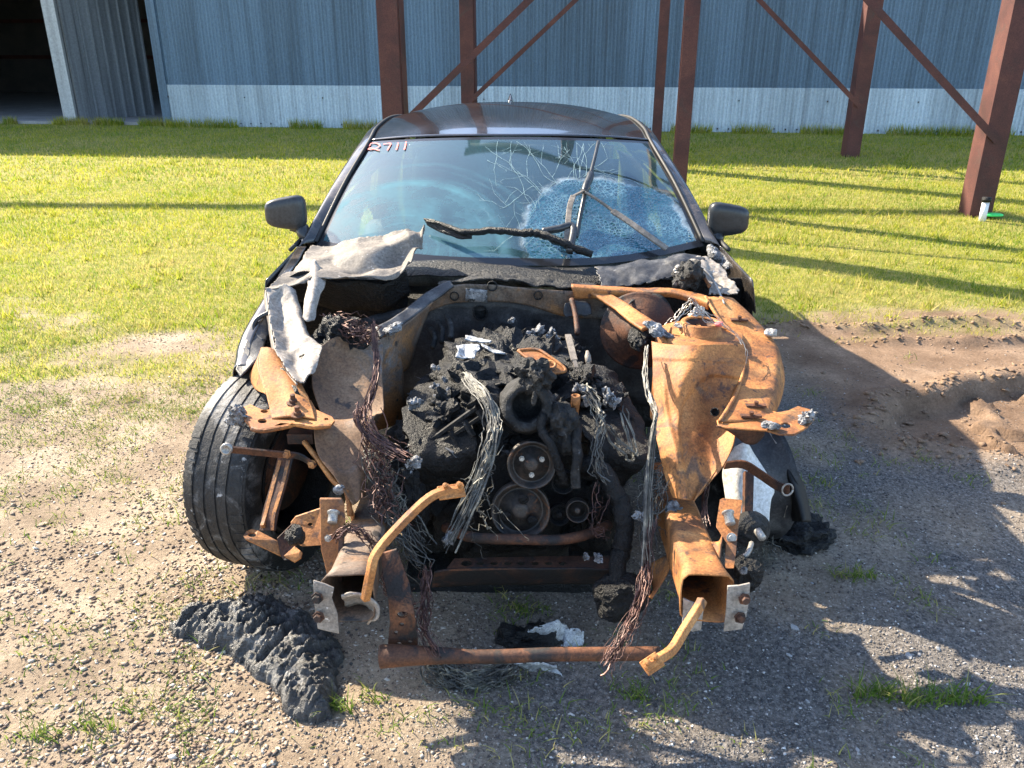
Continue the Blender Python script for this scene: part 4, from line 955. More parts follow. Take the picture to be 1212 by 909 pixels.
# ---- cowl, crumpled bonnet remains
loft("cowl_panel", [QL('c4', [(-60, 60, 3.26), (150, 35, 3.24), (420, 40, 3.22), (700, 60, 3.22), (1000, 60, 3.26), (1250, 30, 3.34)]),
                    QL('c4', [(-60, 95, 3.18), (140, 72, 3.14), (420, 78, 3.12), (700, 95, 3.12), (1000, 100, 3.16), (1240, 70, 3.26)]),
                    QL('c4', [(-60, 120, 3.14), (130, 100, 3.10), (420, 104, 3.08), (700, 118, 3.08), (1000, 140, 3.12), (1240, 110, 3.22)])], M['char'], car, 40, 10, 0.004, 0.008, 9, 1)
def creased(u, v, p):                       # sharp buckles fanning out from the torn right end
    tri = lambda x: abs((x % 2) - 1) * 2 - 1
    k = 0.020 * tri(3.4 * v + 1.3 * u + 0.25 * math.sin(6 * u)) * (0.3 + 0.7 * u) + 0.010 * tri(5.5 * u - 2.2 * v + 0.4 * math.sin(7 * v)) + 0.022 * max(0, u - 0.85) / 0.15 * math.sin(14 * v)
    e = min(1, (1 - v) / 0.12) if u < 0.35 else 1
    return p + Vector((0, -.35, 0.94)) * k * e
bon = loft("bonnet_remnant", [QL('c1', [(262, 738, 3.30), (400, 705, 3.27), (560, 668, 3.25), (700, 646, 3.24), (772, 638, 3.22)]),
                        QL('c1', [(225, 782, 3.16), (380, 742, 3.14), (540, 722, 3.15), (690, 672, 3.16), (760, 690, 3.14)]),
                        QL('c1', [(165, 838, 3.02), (260, 815, 3.02), (350, 806, 3.02), (520, 775, 3.02), (650, 775, 3.06), (742, 735, 3.08)]),
                        QL('c1', [(100, 888, 2.88), (210, 850, 2.90), (330, 830, 2.92), (470, 850, 2.93), (600, 828, 2.95), (712, 790, 3.0)]),
                        QL('c1', [(57, 926, 2.82), (150, 905, 2.82), (240, 890, 2.84), (335, 874, 2.86), (455, 884, 2.88), (612, 888, 2.90), (696, 815, 2.95)])], M['melt_tan'], car, 100, 80, 0.004, 0.008, 9, 4.2, ragged=0.07, fn=creased)
tag(bon, "crumpled pale remnant of the bonnet on the left of the windscreen")
loft("bonnet_skirt", [QL('c3', [(470, 150, 2.90), (600, 90, 2.92), (760, 140, 2.92), (900, 140, 2.94), (1040, 150, 2.96), (1130, 80, 3.0)]),
                      QL('c3', [(540, 260, 2.98), (640, 250, 3.0), (780, 290, 3.02), (900, 290, 3.02), (1020, 290, 3.02), (1150, 220, 3.04)])], M['char'], car, 26, 8, 0.003, 0.008, 10, 2)
# right piece of bonnet
bon2 = loft("bonnet_remnant", [QL('w1', [(470, 742, 3.16), (640, 722, 3.16), (820, 690, 3.17), (980, 660, 3.18), (1100, 668, 3.18)]),
                        QL('w1', [(490, 775, 3.10), (650, 760, 3.10), (820, 735, 3.11), (980, 690, 3.12), (1140, 700, 3.12)]),
                        QL('w1', [(518, 858, 3.02), (660, 855, 3.02), (820, 835, 3.02), (950, 800, 3.04), (1000, 780, 3.06)])], M['paint_burnt'], car, 70, 36, 0.004, 0.010, 12, 6, ragged=0.15)
tag(bon2, "dark curved remnant of the bonnet on the right of the windscreen")
loft("wing_corner", [QL('h1', [(470, 240, 3.12), (560, 200, 3.16), (680, 215, 3.18), (760, 270, 3.16), (850, 350, 3.08)]),
                     QL('h1', [(560, 290, 3.06), (640, 300, 3.06), (720, 340, 3.06), (800, 400, 3.02), (900, 440, 2.98)]),
                     QL('h1', [(660, 420, 3.0), (720, 430, 3.0), (780, 470, 2.98), (860, 520, 2.94), (990, 560, 2.90)]),
                     QL('h1', [(700, 600, 2.90), (760, 605, 2.90), (830, 612, 2.89), (900, 610, 2.88), (985, 600, 2.87)])], M['melt_alu'], car, 44, 44, 0.004, 0.014, 16, 8, ragged=0.2)
lump("melted_hinge", Q('h1', 480, 400, 2.98), (0.05, 0.05, 0.055), M['char_grey'], car, 0.6, 22, 3, 4)
lump("melted_hinge", Q('h1', 370, 340, 3.0), (0.014, 0.02, 0.02), M['steel'], car, 0.5, 40, 4, 3)
lump("melted_hinge", Q('h1', 385, 470, 2.98), (0.016, 0.02, 0.03), M['ash'], car, 0.5, 40, 5, 3)
loft("hinge_strap", [QL('h1', [(480, 245, 3.06), (620, 330, 3.0), (720, 450, 2.95), (790, 590, 2.88), (835, 690, 2.80)]), QL('h1', [(500, 240, 3.07), (640, 330, 3.0), (740, 450, 2.95), (808, 590, 2.88), (850, 685, 2.80)])], M['steel'], car, 20, 4, 0.004)
loft("hinge_strap", [QL('h1', [(550, 300, 3.03), (610, 400, 2.98), (680, 530, 2.92)]), QL('h1', [(575, 300, 3.03), (640, 400, 2.98), (705, 500, 2.92)])], M['rust'], car, 14, 4, 0.004)
lump("melted_mirror_base", Q('h1', 760, 190, 3.42), (0.05, 0.06, 0.022), M['ash'], car, 0.3, 20, 2, 4, Matrix.Rotation(0.75, 3, 'Y'))
lump("melted_mirror_base", Q('h1', 860, 270, 3.38), (0.03, 0.06, 0.03), M['ash'], car, 0.3, 20, 6, 4, Matrix.Rotation(0.9, 3, 'Y'))
# charred seal lying across the glass
seal = MB(); pth = gpath('c1', [(775, 640, .05), (840, 655, .055), (930, 695, .05), (985, 712, .045)]); 
loft("torn_seal", [pth, gpath('c1', [(790, 655, .03), (850, 690, .03), (930, 715, .03), (985, 716, .03)])], M['char'], car, 18, 5, 0.006, 0.004, 20, 3)
pth = gpath('c1', [(790, 648, .045), (860, 668, .05), (935, 700, .05), (1005, 702, .05), (1080, 698, .055), (1200, 715, .06)]) + gpath('c2', [(130, 725, .07), (230, 765, .07), (370, 805, .05)])
seal.tube([p + Vector(noise.noise_vector(p * 40)) * 0.004 for p in cat_pts(pth, 50)], [(0.008 + 0.009 * min(1, k / 18)) * (0.8 + 0.5 * abs(noise.noise(Vector((k * .4, 2, 1))))) for k in range(50)], 8); seal.build("charred_seal", M['char'], car, True)
MB().tube(cat_pts(gpath('c2', [(120, 850, .02), (180, 845, .04), (240, 825, .05), (270, 790, .05)]), 16), 0.016, 8).build("washer_hose", M['plastic'], car, True)
# ledge of grey ash along the top of the bulkhead
loft("bulkhead_top", [QL('c4', [(255, 135, 3.02), (430, 98, 3.06), (560, 92, 3.08), (700, 112, 3.08), (860, 125, 3.08), (1000, 152, 3.06), (1230, 156, 3.08)]),
                      QL('c4', [(265, 146, 2.98), (430, 118, 3.0), (560, 122, 3.0), (700, 140, 3.0), (880, 158, 3.0), (1000, 163, 3.0), (1230, 163, 3.02)])], M['char_grey'], car, 60, 9, 0.006, 0.012, 22, 5)

# ---- bulkhead and tower braces
bh = loft("bulkhead", [QL('c4', [(100, 250, 3.0), (300, 150, 2.99), (480, 138, 2.99), (620, 150, 2.99), (820, 168, 2.99), (1000, 170, 2.99), (1240, 168, 3.0)]),
                  QL('c4', [(100, 330, 3.02), (300, 225, 3.0), (480, 215, 3.0), (640, 225, 3.0), (820, 280, 3.0), (1000, 290, 3.0), (1240, 260, 3.02)])], M['rust_grey'], car, 40, 10, 0.004, 0.005, 8, 2)
loft("bulkhead_lower", [QL('c4', [(-100, 300, 3.05), (200, 225, 3.04), (500, 205, 3.04), (800, 250, 3.04), (1250, 240, 3.05)]), QL('c4', [(-100, 700, 3.06), (200, 620, 3.06), (500, 600, 3.06), (800, 620, 3.06), (1250, 700, 3.06)])], M['paint_burnt'], car, 24, 12, 0.004, 0.01, 5, 3)
for x_, y_, r_ in ((502, 146, 0.016), (333, 192, 0.014), (708, 188, 0.014), (450, 268, 0.024), (985, 270, 0.006), (1000, 272, 0.006)):
    h_ = MB(); c_ = Q('c4', x_, y_, 2.985 if y_ < 200 else 3.03); h_.lathe(c_ - Vector((0, 0.0, 0)), (0, -1, 0.2), [(r_ * 1.25, 0), (r_ * 1.25, 0.006), (r_, 0.007), (r_, -0.012), (0, -0.014)], 16); h_.build("bulkhead_grommet", M['char'], bh, True)
loft("data_plate", [QL('c4', [(384, 155, 2.975), (480, 165, 2.975)]), QL('c4', [(382, 215, 2.98), (480, 220, 2.98)])], M['ash'], bh, 6, 5, 0.002)
loft("tower_brace", [QL('c4', [(310, 125, 3.0), (205, 178, 2.92), (110, 255, 2.80), (-20, 335, 2.66)]), QL('c4', [(330, 150, 2.97), (235, 215, 2.88), (140, 290, 2.77), (0, 382, 2.62)])], M['paint_burnt'], car, 24, 8, 0.010, 0.004, 12, 7)
loft("brace_gusset", [QL('c4', [(240, 215, 2.88), (140, 292, 2.77), (0, 384, 2.62), (-60, 400, 2.6)]), QL('c4', [(190, 330, 2.86), (125, 400, 2.75), (20, 470, 2.62), (-60, 480, 2.6)]), QL('c4', [(130, 500, 2.84), (105, 530, 2.75), (20, 545, 2.62), (-60, 560, 2.6)])], M['rust_grey'], car, 16, 14, 0.004, 0.004, 8, 3)
lump("ash_on_brace", Q('k6', 900, 520, 2.66), (0.045, 0.02, 0.016), M['ash'], car, 0.4, 30, 1, 4, Matrix.Rotation(-0.5, 3, 'Y'))
loft("tower_brace", [QL('c4', [(965, 158, 3.0), (1060, 200, 2.92), (1130, 245, 2.82), (1240, 318, 2.70)]), QL('c4', [(925, 166, 2.97), (1030, 236, 2.88), (1090, 285, 2.78), (1175, 345, 2.66)])], M['rust'], car, 24, 8, 0.012, 0.003, 12, 7)
loft("bulkhead_lip", [QL('c5', [(-60, 158, 3.0), (120, 172, 2.99), (300, 176, 2.98), (450, 182, 2.95), (580, 200, 2.90), (660, 228, 2.84)]), QL('c5', [(-60, 172, 2.96), (120, 190, 2.95), (300, 196, 2.94), (450, 204, 2.91), (570, 222, 2.86), (640, 250, 2.80)]), QL('c5', [(-40, 230, 2.96), (130, 235, 2.96), (300, 225, 2.95), (450, 228, 2.92), (560, 250, 2.87), (640, 290, 2.81)])], M['rust'], car, 40, 12, 0.004, 0.004, 10, 4)
# brake booster: a pressed steel drum
bo = MB(); bc = Q('c5', 285, 395, 2.86); bo.lathe(bc, (-0.25, -0.93, 0.28), [(0.12, -0.10), (0.128, -0.01), (0.140, -0.006), (0.142, 0.0), (0.142, 0.008), (0.134, 0.012), (0.126, 0.012), (0.120, 0.020), (0.080, 0.028), (0.076, 0.036), (0.045, 0.038), (0.042, 0.07), (0, 0.072)], 44)
bst = bo.build("brake_booster", M['rust_dark'], car, True); tag(bst, "round rusty brake booster drum on the bulkhead")
loft("booster_shield", [QL('c5', [(230, 265, 2.86), (290, 215, 2.9), (400, 215, 2.9), (450, 280, 2.88)]), QL('c5', [(215, 280, 2.84), (285, 235, 2.88), (395, 240, 2.88), (440, 300, 2.86)])], M['char_grey'], bst, 16, 5, 0.005, 0.004, 20, 1)
lump("master_cylinder", Q('c5', 290, 430, 2.72), (0.035, 0.07, 0.04), M['char_grey'], bst, 0.35, 20, 2, 4)
lump("melted_reservoir", Q('c5', 380, 395, 2.62), (0.055, 0.045, 0.013), M['ash'], bst, 0.5, 22, 8, 4, Matrix.Rotation(0.45, 3, 'Y'))

def swing(rows, amounts, fade):
    out = []
    for r, row in enumerate(rows):
        f = 1 - fade * r / (len(rows) - 1); q = []
        for p, a in zip(row, amounts):
            d = p - Vector((0, 0, CAM_H)); q.append(Vector((0, 0, CAM_H)) + d * ((p.y + a * f) / p.y))
        out.append(q)
    return out

def stamped(u, v, p):                       # pressed wheel-arch swage, a lap joint under the tower and a stiffening bead
    def st(x, a, b): t = min(1, max(0, (x - a) / (b - a))); return t * t * (3 - 2 * t)
    d = math.hypot((u - 1.0) / 0.72, (v - 0.72) / 0.44); n = Vector((0.35, 0.75, -0.45))
    k = 0.013 * st(d, 1.0, 0.955) - 0.004 * st(v, 0.155, 0.14) - 0.006 * math.exp(-((u - 0.16 - 0.1 * v) / 0.035) ** 2) * st(v, 0.2, 0.3) * st(v, 0.9, 0.8)
    return p + n * k
# ---- right side: strut tower, apron, upper rail
tw = MB(); tc_ = Q('c5', 600, 405, 2.66)
tower = None
tw.lathe(tc_, (0, 0, 1), [(0.052, 0.034), (0.054, 0.038), (0.064, 0.038), (0.066, 0.036), (0.070, 0.002), (0.074, 0.0), (0.138, -0.004), (0.144, -0.008), (0.147, -0.016), (0.147, -0.07), (0.147, -0.16), (0.147, -0.32)], 56)
tower = tw.build("strut_tower", M['rust'], car, True, solid=0.005)
MB().lathe(tc_, (0, 0, 1), [(0.052, 0.032), (0.04, 0.008), (0.0, 0.006)], 24).build("strut_mount", M['rust_dark'], tower, True)
MB().bar(tc_ + Vector((-.045, 0, .012)), tc_ + Vector((.045, 0, .012)), 0.014, 0.01).bar(tc_ + Vector((0, -.045, .013)), tc_ + Vector((0, .045, .013)), 0.012, 0.008).build("strut_mount_bar", M['rust'], tower)
for x_, y_ in ((448, 395), (505, 415), (672, 385), (515, 365)):
    b_ = MB(); q = Q('c5', x_, y_, 2.64 if y_ > 380 else 2.72); b_.tube([q + Vector((0, 0, -.02)), q + Vector((0, 0, .012))], 0.0055, 8); b_.build("tower_stud", M['rust'], tower, True)
apr = loft("inner_wing", swing([QL('c5', [(352, 455, 2.44), (430, 470, 2.43), (560, 475, 2.42), (700, 465, 2.44), (820, 470, 2.48)]),
                          QL('c5', [(360, 540, 2.38), (440, 545, 2.37), (560, 550, 2.37), (690, 560, 2.40), (830, 560, 2.44)]),
                          QL('c5', [(362, 680, 2.31), (440, 690, 2.30), (530, 640, 2.32), (650, 610, 2.38), (800, 640, 2.40)]),
                          QL('c5', [(372, 820, 2.25), (450, 830, 2.24), (520, 760, 2.29), (640, 720, 2.36), (740, 780, 2.33)]),
                          QL('c8', [(325, 130, 2.19), (420, 130, 2.18), (500, 60, 2.26), (620, 60, 2.30), (690, 110, 2.24)]),
                          QL('c8', [(345, 220, 2.14), (440, 230, 2.12), (520, 200, 2.17), (620, 190, 2.20), (735, 150, 2.18)]),
                          QL('c8', [(375, 350, 2.10), (450, 350, 2.08), (530, 330, 2.10), (600, 320, 2.12), (680, 290, 2.12)]),
                          QL('c8', [(420, 470, 2.06), (460, 480, 2.04), (500, 485, 2.04), (525, 480, 2.05), (560, 450, 2.06)])], (0.09, 0.05, 0.0, -0.01, -0.03), 0.85), M['rust'], car, 90, 110, 0.004, 0.004, 6, 3, fn=stamped)
tag(apr, "orange rusted inner wing panel on the right of the engine")
fl = MB(); q = Q('c8', 632, 34, 2.255); fl.lathe(q, (-.2, -.8, .5), [(0.014, 0.004), (0.011, .006), (0.010, -.004), (0, -.006)], 14); fl.build("drain_hole", M['char'], apr, True)
loft("panel_flange", [QL('c8', [(735, 120, 2.19), (690, 250, 2.15), (640, 330, 2.11), (560, 440, 2.06), (525, 490, 2.04)]), [p + Vector((0.012, 0.05, -0.02)) for p in QL('c8', [(735, 120, 2.19), (690, 250, 2.15), (640, 330, 2.11), (560, 440, 2.06), (525, 490, 2.04)])]], M['rust'], apr, 18, 5, 0.004)
rl = loft("upper_rail", [QL('c5', [(625, 225, 2.84), (690, 330, 2.74), (790, 450, 2.62), (825, 560, 2.50), (795, 690, 2.36), (745, 790, 2.24), (700, 860, 2.16)]),
                    QL('c5', [(700, 222, 2.85), (790, 330, 2.75), (890, 450, 2.63), (925, 560, 2.51), (905, 690, 2.37), (870, 790, 2.25), (845, 862, 2.17)]),
                    QL('c5', [(770, 232, 2.86), (880, 335, 2.76), (978, 455, 2.64), (1000, 560, 2.52), (988, 690, 2.38), (955, 800, 2.26), (942, 868, 2.18)]),
                    QL('c5', [(790, 280, 2.86), (895, 400, 2.77), (1000, 520, 2.65), (1030, 640, 2.53), (1010, 760, 2.39), (965, 850, 2.27), (945, 900, 2.20)])], M['rust'], car, 24, 48, 0.004, 0.003, 6, 9)
tag(rl, "curved orange rusted upper rail on the right")
ls = MB(); ls.tube(cat_pts([p + Vector((0, -.004, .004)) for p in QL('c5', [(625, 225, 2.84), (690, 330, 2.74), (790, 450, 2.62), (825, 560, 2.50), (795, 690, 2.36), (745, 790, 2.24), (700, 860, 2.16)])], 40), 0.006, 6); ls.build("rail_lip", M['rust'], rl, True)
for x_, y_, Y_ in ((800, 345, 2.73), (885, 785, 2.255), (860, 838, 2.19)):
    b_ = MB(); q = Q('c5', x_, y_, Y_); b_.tube([q + Vector((0, 0, -.01)), q + Vector((0, -.002, .018))], 0.007, 8); b_.bar(q + Vector((-.03, 0, .004)), q + Vector((.03, 0, .004)), 0.018, 0.006); b_.build("rail_clip", M['rust_dark'], rl)
lump("melted_clip", Q('c5', 960, 405, 2.66), (0.018, 0.02, 0.012), M['steel'], rl, 0.6, 40, 2, 3)
fb = MB(); zz = 0.662
fb.plate([QZ('c5', x_, y_, zz) for x_, y_ in [(685, 852), (725, 838), (800, 800), (940, 800), (1000, 812), (1055, 802), (1100, 780), (1165, 798), (1185, 850), (1150, 890), (1085, 925), (1010, 925), (940, 905), (740, 892), (692, 880)]],
         [[QZ('c5', 1040 + 26 * math.cos(a), 880 + 14 * math.sin(a), zz) for a in [k * math.pi / 5 for k in range(10)]], [QZ('c5', 705 + 10 * math.cos(a), 865 + 8 * math.sin(a), zz) for a in [k * math.pi / 4 for k in range(8)]]], 0.006, (0, 0, -1))
fbr = fb.build("front_bracket", M['rust'], car, bevel=0.002)
loft("bracket_skirt", [QL('c8', [(640, 105, 2.14), (760, 125, 2.14), (890, 110, 2.15)]), QL('c8', [(735, 130, 2.16), (780, 190, 2.16), (840, 195, 2.17), (885, 150, 2.17)])], M['rust_dark'], fbr, 14, 6, 0.004)
lump("melted_clip", QZ('c5', 1150, 838, 0.68), (0.02, 0.016, 0.018), M['ash'], fbr, 1.0, 50, 3, 4, None, 2, 0.6)
lump("melted_clip", QZ('c5', 962, 882, 0.675), (0.026, 0.02, 0.012), M['ash'], fbr, 0.5, 30, 6, 4)
# folded wing skin and liner on the right
wsk = loft("wing_skin", [QL('r1', [(330, 105, 2.62), (385, 118, 2.60), (480, 285, 2.50), (548, 450, 2.42), (572, 612, 2.34)]),
                         QL('r1', [(300, 120, 2.58), (350, 150, 2.56), (430, 300, 2.46), (490, 460, 2.38), (520, 612, 2.32)]),
                         QL('r1', [(250, 150, 2.64), (300, 220, 2.62), (380, 340, 2.55), (440, 470, 2.47), (470, 608, 2.40)])], M['liner'], car, 30, 20, 0.004, 0.004, 8, 3)
tag(wsk, "black buckled front wing skin hanging on the right")
loft("wing_skin_inner", [QL('r1', [(225, 180, 2.66), (300, 240, 2.64), (390, 360, 2.57), (450, 480, 2.50), (475, 610, 2.44)]), QL('r1', [(150, 200, 2.72), (250, 330, 2.72), (320, 430, 2.66), (350, 540, 2.60), (345, 660, 2.55)])], M['char'], car, 22, 12, 0.004, 0.006, 8, 5)
loft("wheel_house", [QL('r1', [(135, 190, 2.44), (200, 160, 2.44), (250, 220, 2.44), (310, 325, 2.42)]), QL('r1', [(80, 315, 2.42), (160, 320, 2.38), (260, 340, 2.38), (365, 430, 2.38)]),
                     QL('r1', [(90, 430, 2.40), (160, 450, 2.34), (250, 460, 2.34), (345, 500, 2.34)]), QL('r1', [(105, 560, 2.36), (170, 600, 2.30), (250, 640, 2.28), (330, 665, 2.28)])], M['pale_panel'], car, 26, 26, 0.004, 0.006, 7, 11)
rs = MB(); q = cat_pts(QL('r1', [(85, 292, 2.24), (190, 285, 2.25), (290, 345, 2.22), (380, 405, 2.18), (450, 432, 2.15)]), 16)
for a, b in zip(q[:-1], q[1:]): rs.bar(a, b + (b - a) * .05, 0.006, 0.030, up=(0.3, -0.3, 1))
st_ = rs.build("strap", M['rust_dark'], car)
rg = MB(); c_ = Q('r1', 438, 425, 2.15); rg.tube([c_ + Vector((0.016 * math.cos(a), -.004, 0.020 * math.sin(a))) for a in [k * math.pi / 8 for k in range(17)]], 0.003, 6); rg.build("strap_eye", M['steel'], st_, True)
MB().bar(Q('r1', 222, 330, 2.30), Q('r1', 215, 565, 2.20), 0.030, 0.010, up=(0, -1, 0)).bar(Q('r1', 200, 330, 2.295), Q('r1', 196, 560, 2.195), 0.006, 0.02, up=(0, -1, 0)).build("liner_strut", M['rust_dark'], car)
# right wheel: bare rim sunk on the gravel and what is left of the tyre
wc = Vector((0.80, 2.60, 0.235)); wx_ = Matrix.Rotation(R(18), 3, 'Z') @ Vector((1, 0, 0))
rw = MB(); rw.lathe(wc, wx_, [(0.235, -0.10), (0.22, -0.095), (0.205, -0.07), (0.20, 0.03), (0.22, 0.09), (0.235, 0.10), (0.225, 0.098), (0.19, 0.05), (0.06, 0.045), (0.0, 0.05)], 40); rwo = rw.build("right_front_wheel", M['paint_burnt'], car, True, solid=0.006)
sp = MB()
for k in range(5):
    a = k * 2 * math.pi / 5; b = wx_.orthogonal().normalized(); c2 = wx_.cross(b); sp.bar(wc + wx_ * .06, wc + wx_ * .085 + (b * math.cos(a) + c2 * math.sin(a)) * .215, .05, .03, up=wx_)
sp.build("wheel_spoke", M['melt_alu'], rwo)
tag(lump("burnt_tyre_scrap", QZ('r1', 470, 700, 0.02) + Vector((0, .04, 0)), (0.15, 0.12, 0.03), M['char'], None, 0.45, 9, 7, 5, ridge=0.35, flat_bottom=-0.01), "shredded black tyre remains lying on gravel under the right wing", "tyre scrap")
ww = MB(); wires(ww, [QZ('r1', 330, 760, .05), QZ('r1', 350, 800, .03), QZ('r1', 300, 840, .02)], 14, 0.03, 0.0012, 4, 18, 1.0, 0.9)
tag(ww.build("tyre_bead_wires", M['wire_grey'], None), "curled thin steel tyre wires on the ground by the right rail", "wire", kind="stuff")

# ---- left side: wing rail, apron, brackets
wr = loft("wing_rail", [QL('c3', [(408, 186, 2.82), (455, 172, 2.83), (510, 165, 2.83), (556, 178, 2.82)]),
                   QL('c3', [(424, 290, 2.72), (480, 270, 2.75), (545, 262, 2.76), (600, 325, 2.70)]),
                   QL('c3', [(444, 420, 2.58), (500, 400, 2.62), (575, 385, 2.63), (640, 430, 2.56)]),
                   QL('c3', [(468, 520, 2.47), (530, 500, 2.51), (605, 482, 2.53), (700, 468, 2.50)]),
                   QL('c3', [(518, 610, 2.38), (570, 590, 2.41), (622, 560, 2.43), (682, 535, 2.42)]),
                   QL('c3', [(570, 666, 2.32), (598, 652, 2.33), (622, 634, 2.35), (642, 612, 2.36)])], M['melt_alu'], car, 48, 90, 0.004, 0.007, 13, 2, ragged=0.06, fn=lambda u, v, p: p + Vector((.1, -.5, .85)) * (0.010 * math.cos(2 * math.pi * u * 1.4) + 0.006 * max(0, math.sin(11 * v + 3 * u)) ** 6))
tag(wr, "pale ash-grey pressed rail curling down on the left")
loft("wing_rail_flange", [QL('c3', [(408, 188, 2.82), (424, 290, 2.72), (444, 420, 2.58), (468, 520, 2.47), (518, 610, 2.38), (570, 666, 2.32)]), [p + Vector((-.012, .012, -.035)) for p in QL('c3', [(408, 188, 2.82), (424, 290, 2.72), (444, 420, 2.58), (468, 520, 2.47), (518, 610, 2.38), (570, 666, 2.32)])]], M['melt_alu'], wr, 40, 5, 0.003)
loft("rail_stalk", [QL('c3', [(645, 42, 2.98), (632, 130, 2.86), (612, 230, 2.74), (592, 330, 2.66)]), QL('c3', [(665, 36, 2.98), (665, 130, 2.84), (650, 230, 2.72), (620, 350, 2.64)]), QL('c3', [(690, 70, 2.99), (712, 150, 2.86), (680, 240, 2.74), (655, 340, 2.66)])], M['melt_alu'], wr, 26, 12, 0.004, 0.006, 14, 3)
loft("rail_slot", [QL('c3', [(572, 408, 2.612), (600, 382, 2.615)]), QL('c3', [(575, 420, 2.605), (604, 394, 2.608)])], M['char'], wr, 4, 4, 0.002)
loft("rail_slot", [QL('c3', [(578, 526, 2.475), (606, 512, 2.48)]), QL('c3', [(582, 534, 2.47), (608, 520, 2.475)])], M['char'], wr, 4, 4, 0.002)
# outer wing, seen on its inner edge
wl = [Q('c3', 560, -20, 3.44), Q('c3', 470, 120, 3.06), Q('c3', 405, 225, 2.88), Q('c3', 330, 340, 2.74), Q('c3', 270, 470, 2.60), Q('c3', 246, 590, 2.48)]
wi = [p + Vector((0.05, -0.01, 0.012)) for p in wl]
wo_ = [p + Vector((-0.012, 0.01, -0.10)) for p in wl]; wo2 = [p + Vector((-0.014, 0.02, -0.22)) for p in wl[:4]] + [wl[4] + Vector((-.012, .02, -.14)), wl[5] + Vector((-.012, .03, -.08))]
wing = loft("outer_wing", [wi, wl, wo_, wo2], M['paint'], car, 40, 14, 0.004, 0.003, 8, 1); tag(wing, "black outer front wing panel on the left")
loft("wing_inner_face", [QL('c3', [(440, 225, 2.86), (380, 330, 2.73), (300, 470, 2.58), (255, 600, 2.45)]), QL('c3', [(455, 300, 2.80), (420, 420, 2.66), (370, 540, 2.50), (275, 638, 2.42)])], M['paint_burnt'], wing, 24, 10, 0.003, 0.006, 10, 6)
ho = MB(); ho.tube(cat_pts(QL('c3', [(430, 300, 2.72), (360, 340, 2.70), (345, 400, 2.66), (400, 450, 2.62)]), 18), 0.008, 8); ho.build("wing_beading", M['plastic'], wing, True)
lr = loft("upper_rail", [QL('c3', [(388, 482, 2.50), (440, 486, 2.49), (500, 540, 2.47), (575, 640, 2.44)]),
                    QL('c3', [(372, 560, 2.42), (440, 560, 2.42), (515, 600, 2.40), (600, 690, 2.37)]),
                    QL('c3', [(395, 650, 2.34), (455, 645, 2.34), (535, 655, 2.33), (625, 735, 2.30)]),
                    QL('c3', [(418, 745, 2.26), (480, 745, 2.26), (560, 750, 2.25), (645, 795, 2.23)]),
                    QL('c3', [(440, 850, 2.18), (500, 840, 2.18), (580, 835, 2.18), (660, 850, 2.17)])], M['rust'], car, 26, 30, 0.004, 0.003, 8, 4)
tag(lr, "orange rusted upper rail plate on the left")
loft("rail_side", [QL('c3', [(388, 482, 2.50), (372, 560, 2.42), (395, 650, 2.34), (412, 725, 2.28)]), QL('c3', [(365, 560, 2.50), (330, 620, 2.46), (352, 690, 2.38), (405, 718, 2.29)])], M['rust'], lr, 16, 8, 0.004)
for (x_, y_) in ((500, 610), (560, 700)):
    loft("rail_slot", [QL('c3', [(x_ - 20, y_ - 25, 2.393 if y_ < 650 else 2.30), (x_ + 5, y_ - 22, 2.393 if y_ < 650 else 2.30)]), QL('c3', [(x_, y_ + 18, 2.375 if y_ < 650 else 2.275), (x_ + 25, y_ + 25, 2.375 if y_ < 650 else 2.275)])], M['char'], lr, 3, 3, 0.002)
for x_, y_, Y_ in ((550, 768, 2.24), (572, 830, 2.185)):
    b_ = MB(); q = Q('c3', x_, y_, Y_); b_.lathe(q, (0.05, -.1, 1), [(0.02, 0), (0.02, .004), (0.012, .005), (0.012, .014), (0.0075, .015), (0.0075, .030), (0, .031)], 10); b_.build("rail_bolt", M['rust_dark'], lr)
zz = 0.665; fb = MB()
fb.plate([QZ('c3', x_, y_, zz) for x_, y_ in [(285, 790), (330, 772), (385, 798), (425, 800), (455, 760), (640, 750), (668, 800), (695, 812), (748, 835), (762, 856), (742, 880), (655, 886), (560, 872), (520, 882), (400, 905), (340, 895), (300, 850)]],
         [[QZ('c3', 402 + 20 * math.cos(a), 808 + 9 * math.sin(a), zz) for a in [k * math.pi / 5 for k in range(10)]], [QZ('c3', 392 + 24 * math.cos(a), 858 + 12 * math.sin(a), zz) for a in [k * math.pi / 5 for k in range(10)]], [QZ('c3', 720 + 12 * math.cos(a), 848 + 7 * math.sin(a), zz) for a in [k * math.pi / 4 for k in range(8)]]], 0.007, (0, 0, -1))
fbl = fb.build("front_bracket", M['rust'], car, bevel=0.002)
lip = MB(); lip.tube(cat_pts([QZ('c3', x_, y_, zz - .006) for x_, y_ in [(340, 898), (400, 908), (520, 886), (560, 876), (655, 890), (742, 884)]], 24), 0.008, 6); lip.build("bracket_lip", M['rust'], fbl, True)
lump("melted_clip", QZ('c3', 262, 830, 0.665), (0.024, 0.018, 0.026), M['ash'], fbl, 1.0, 50, 3, 4, None, 2, 0.6)
MB().box(Q('c6', 640, 150, 2.22), (0.038, 0.03, 0.016)).build("bracket_box", M['rust_dark'], fbl)
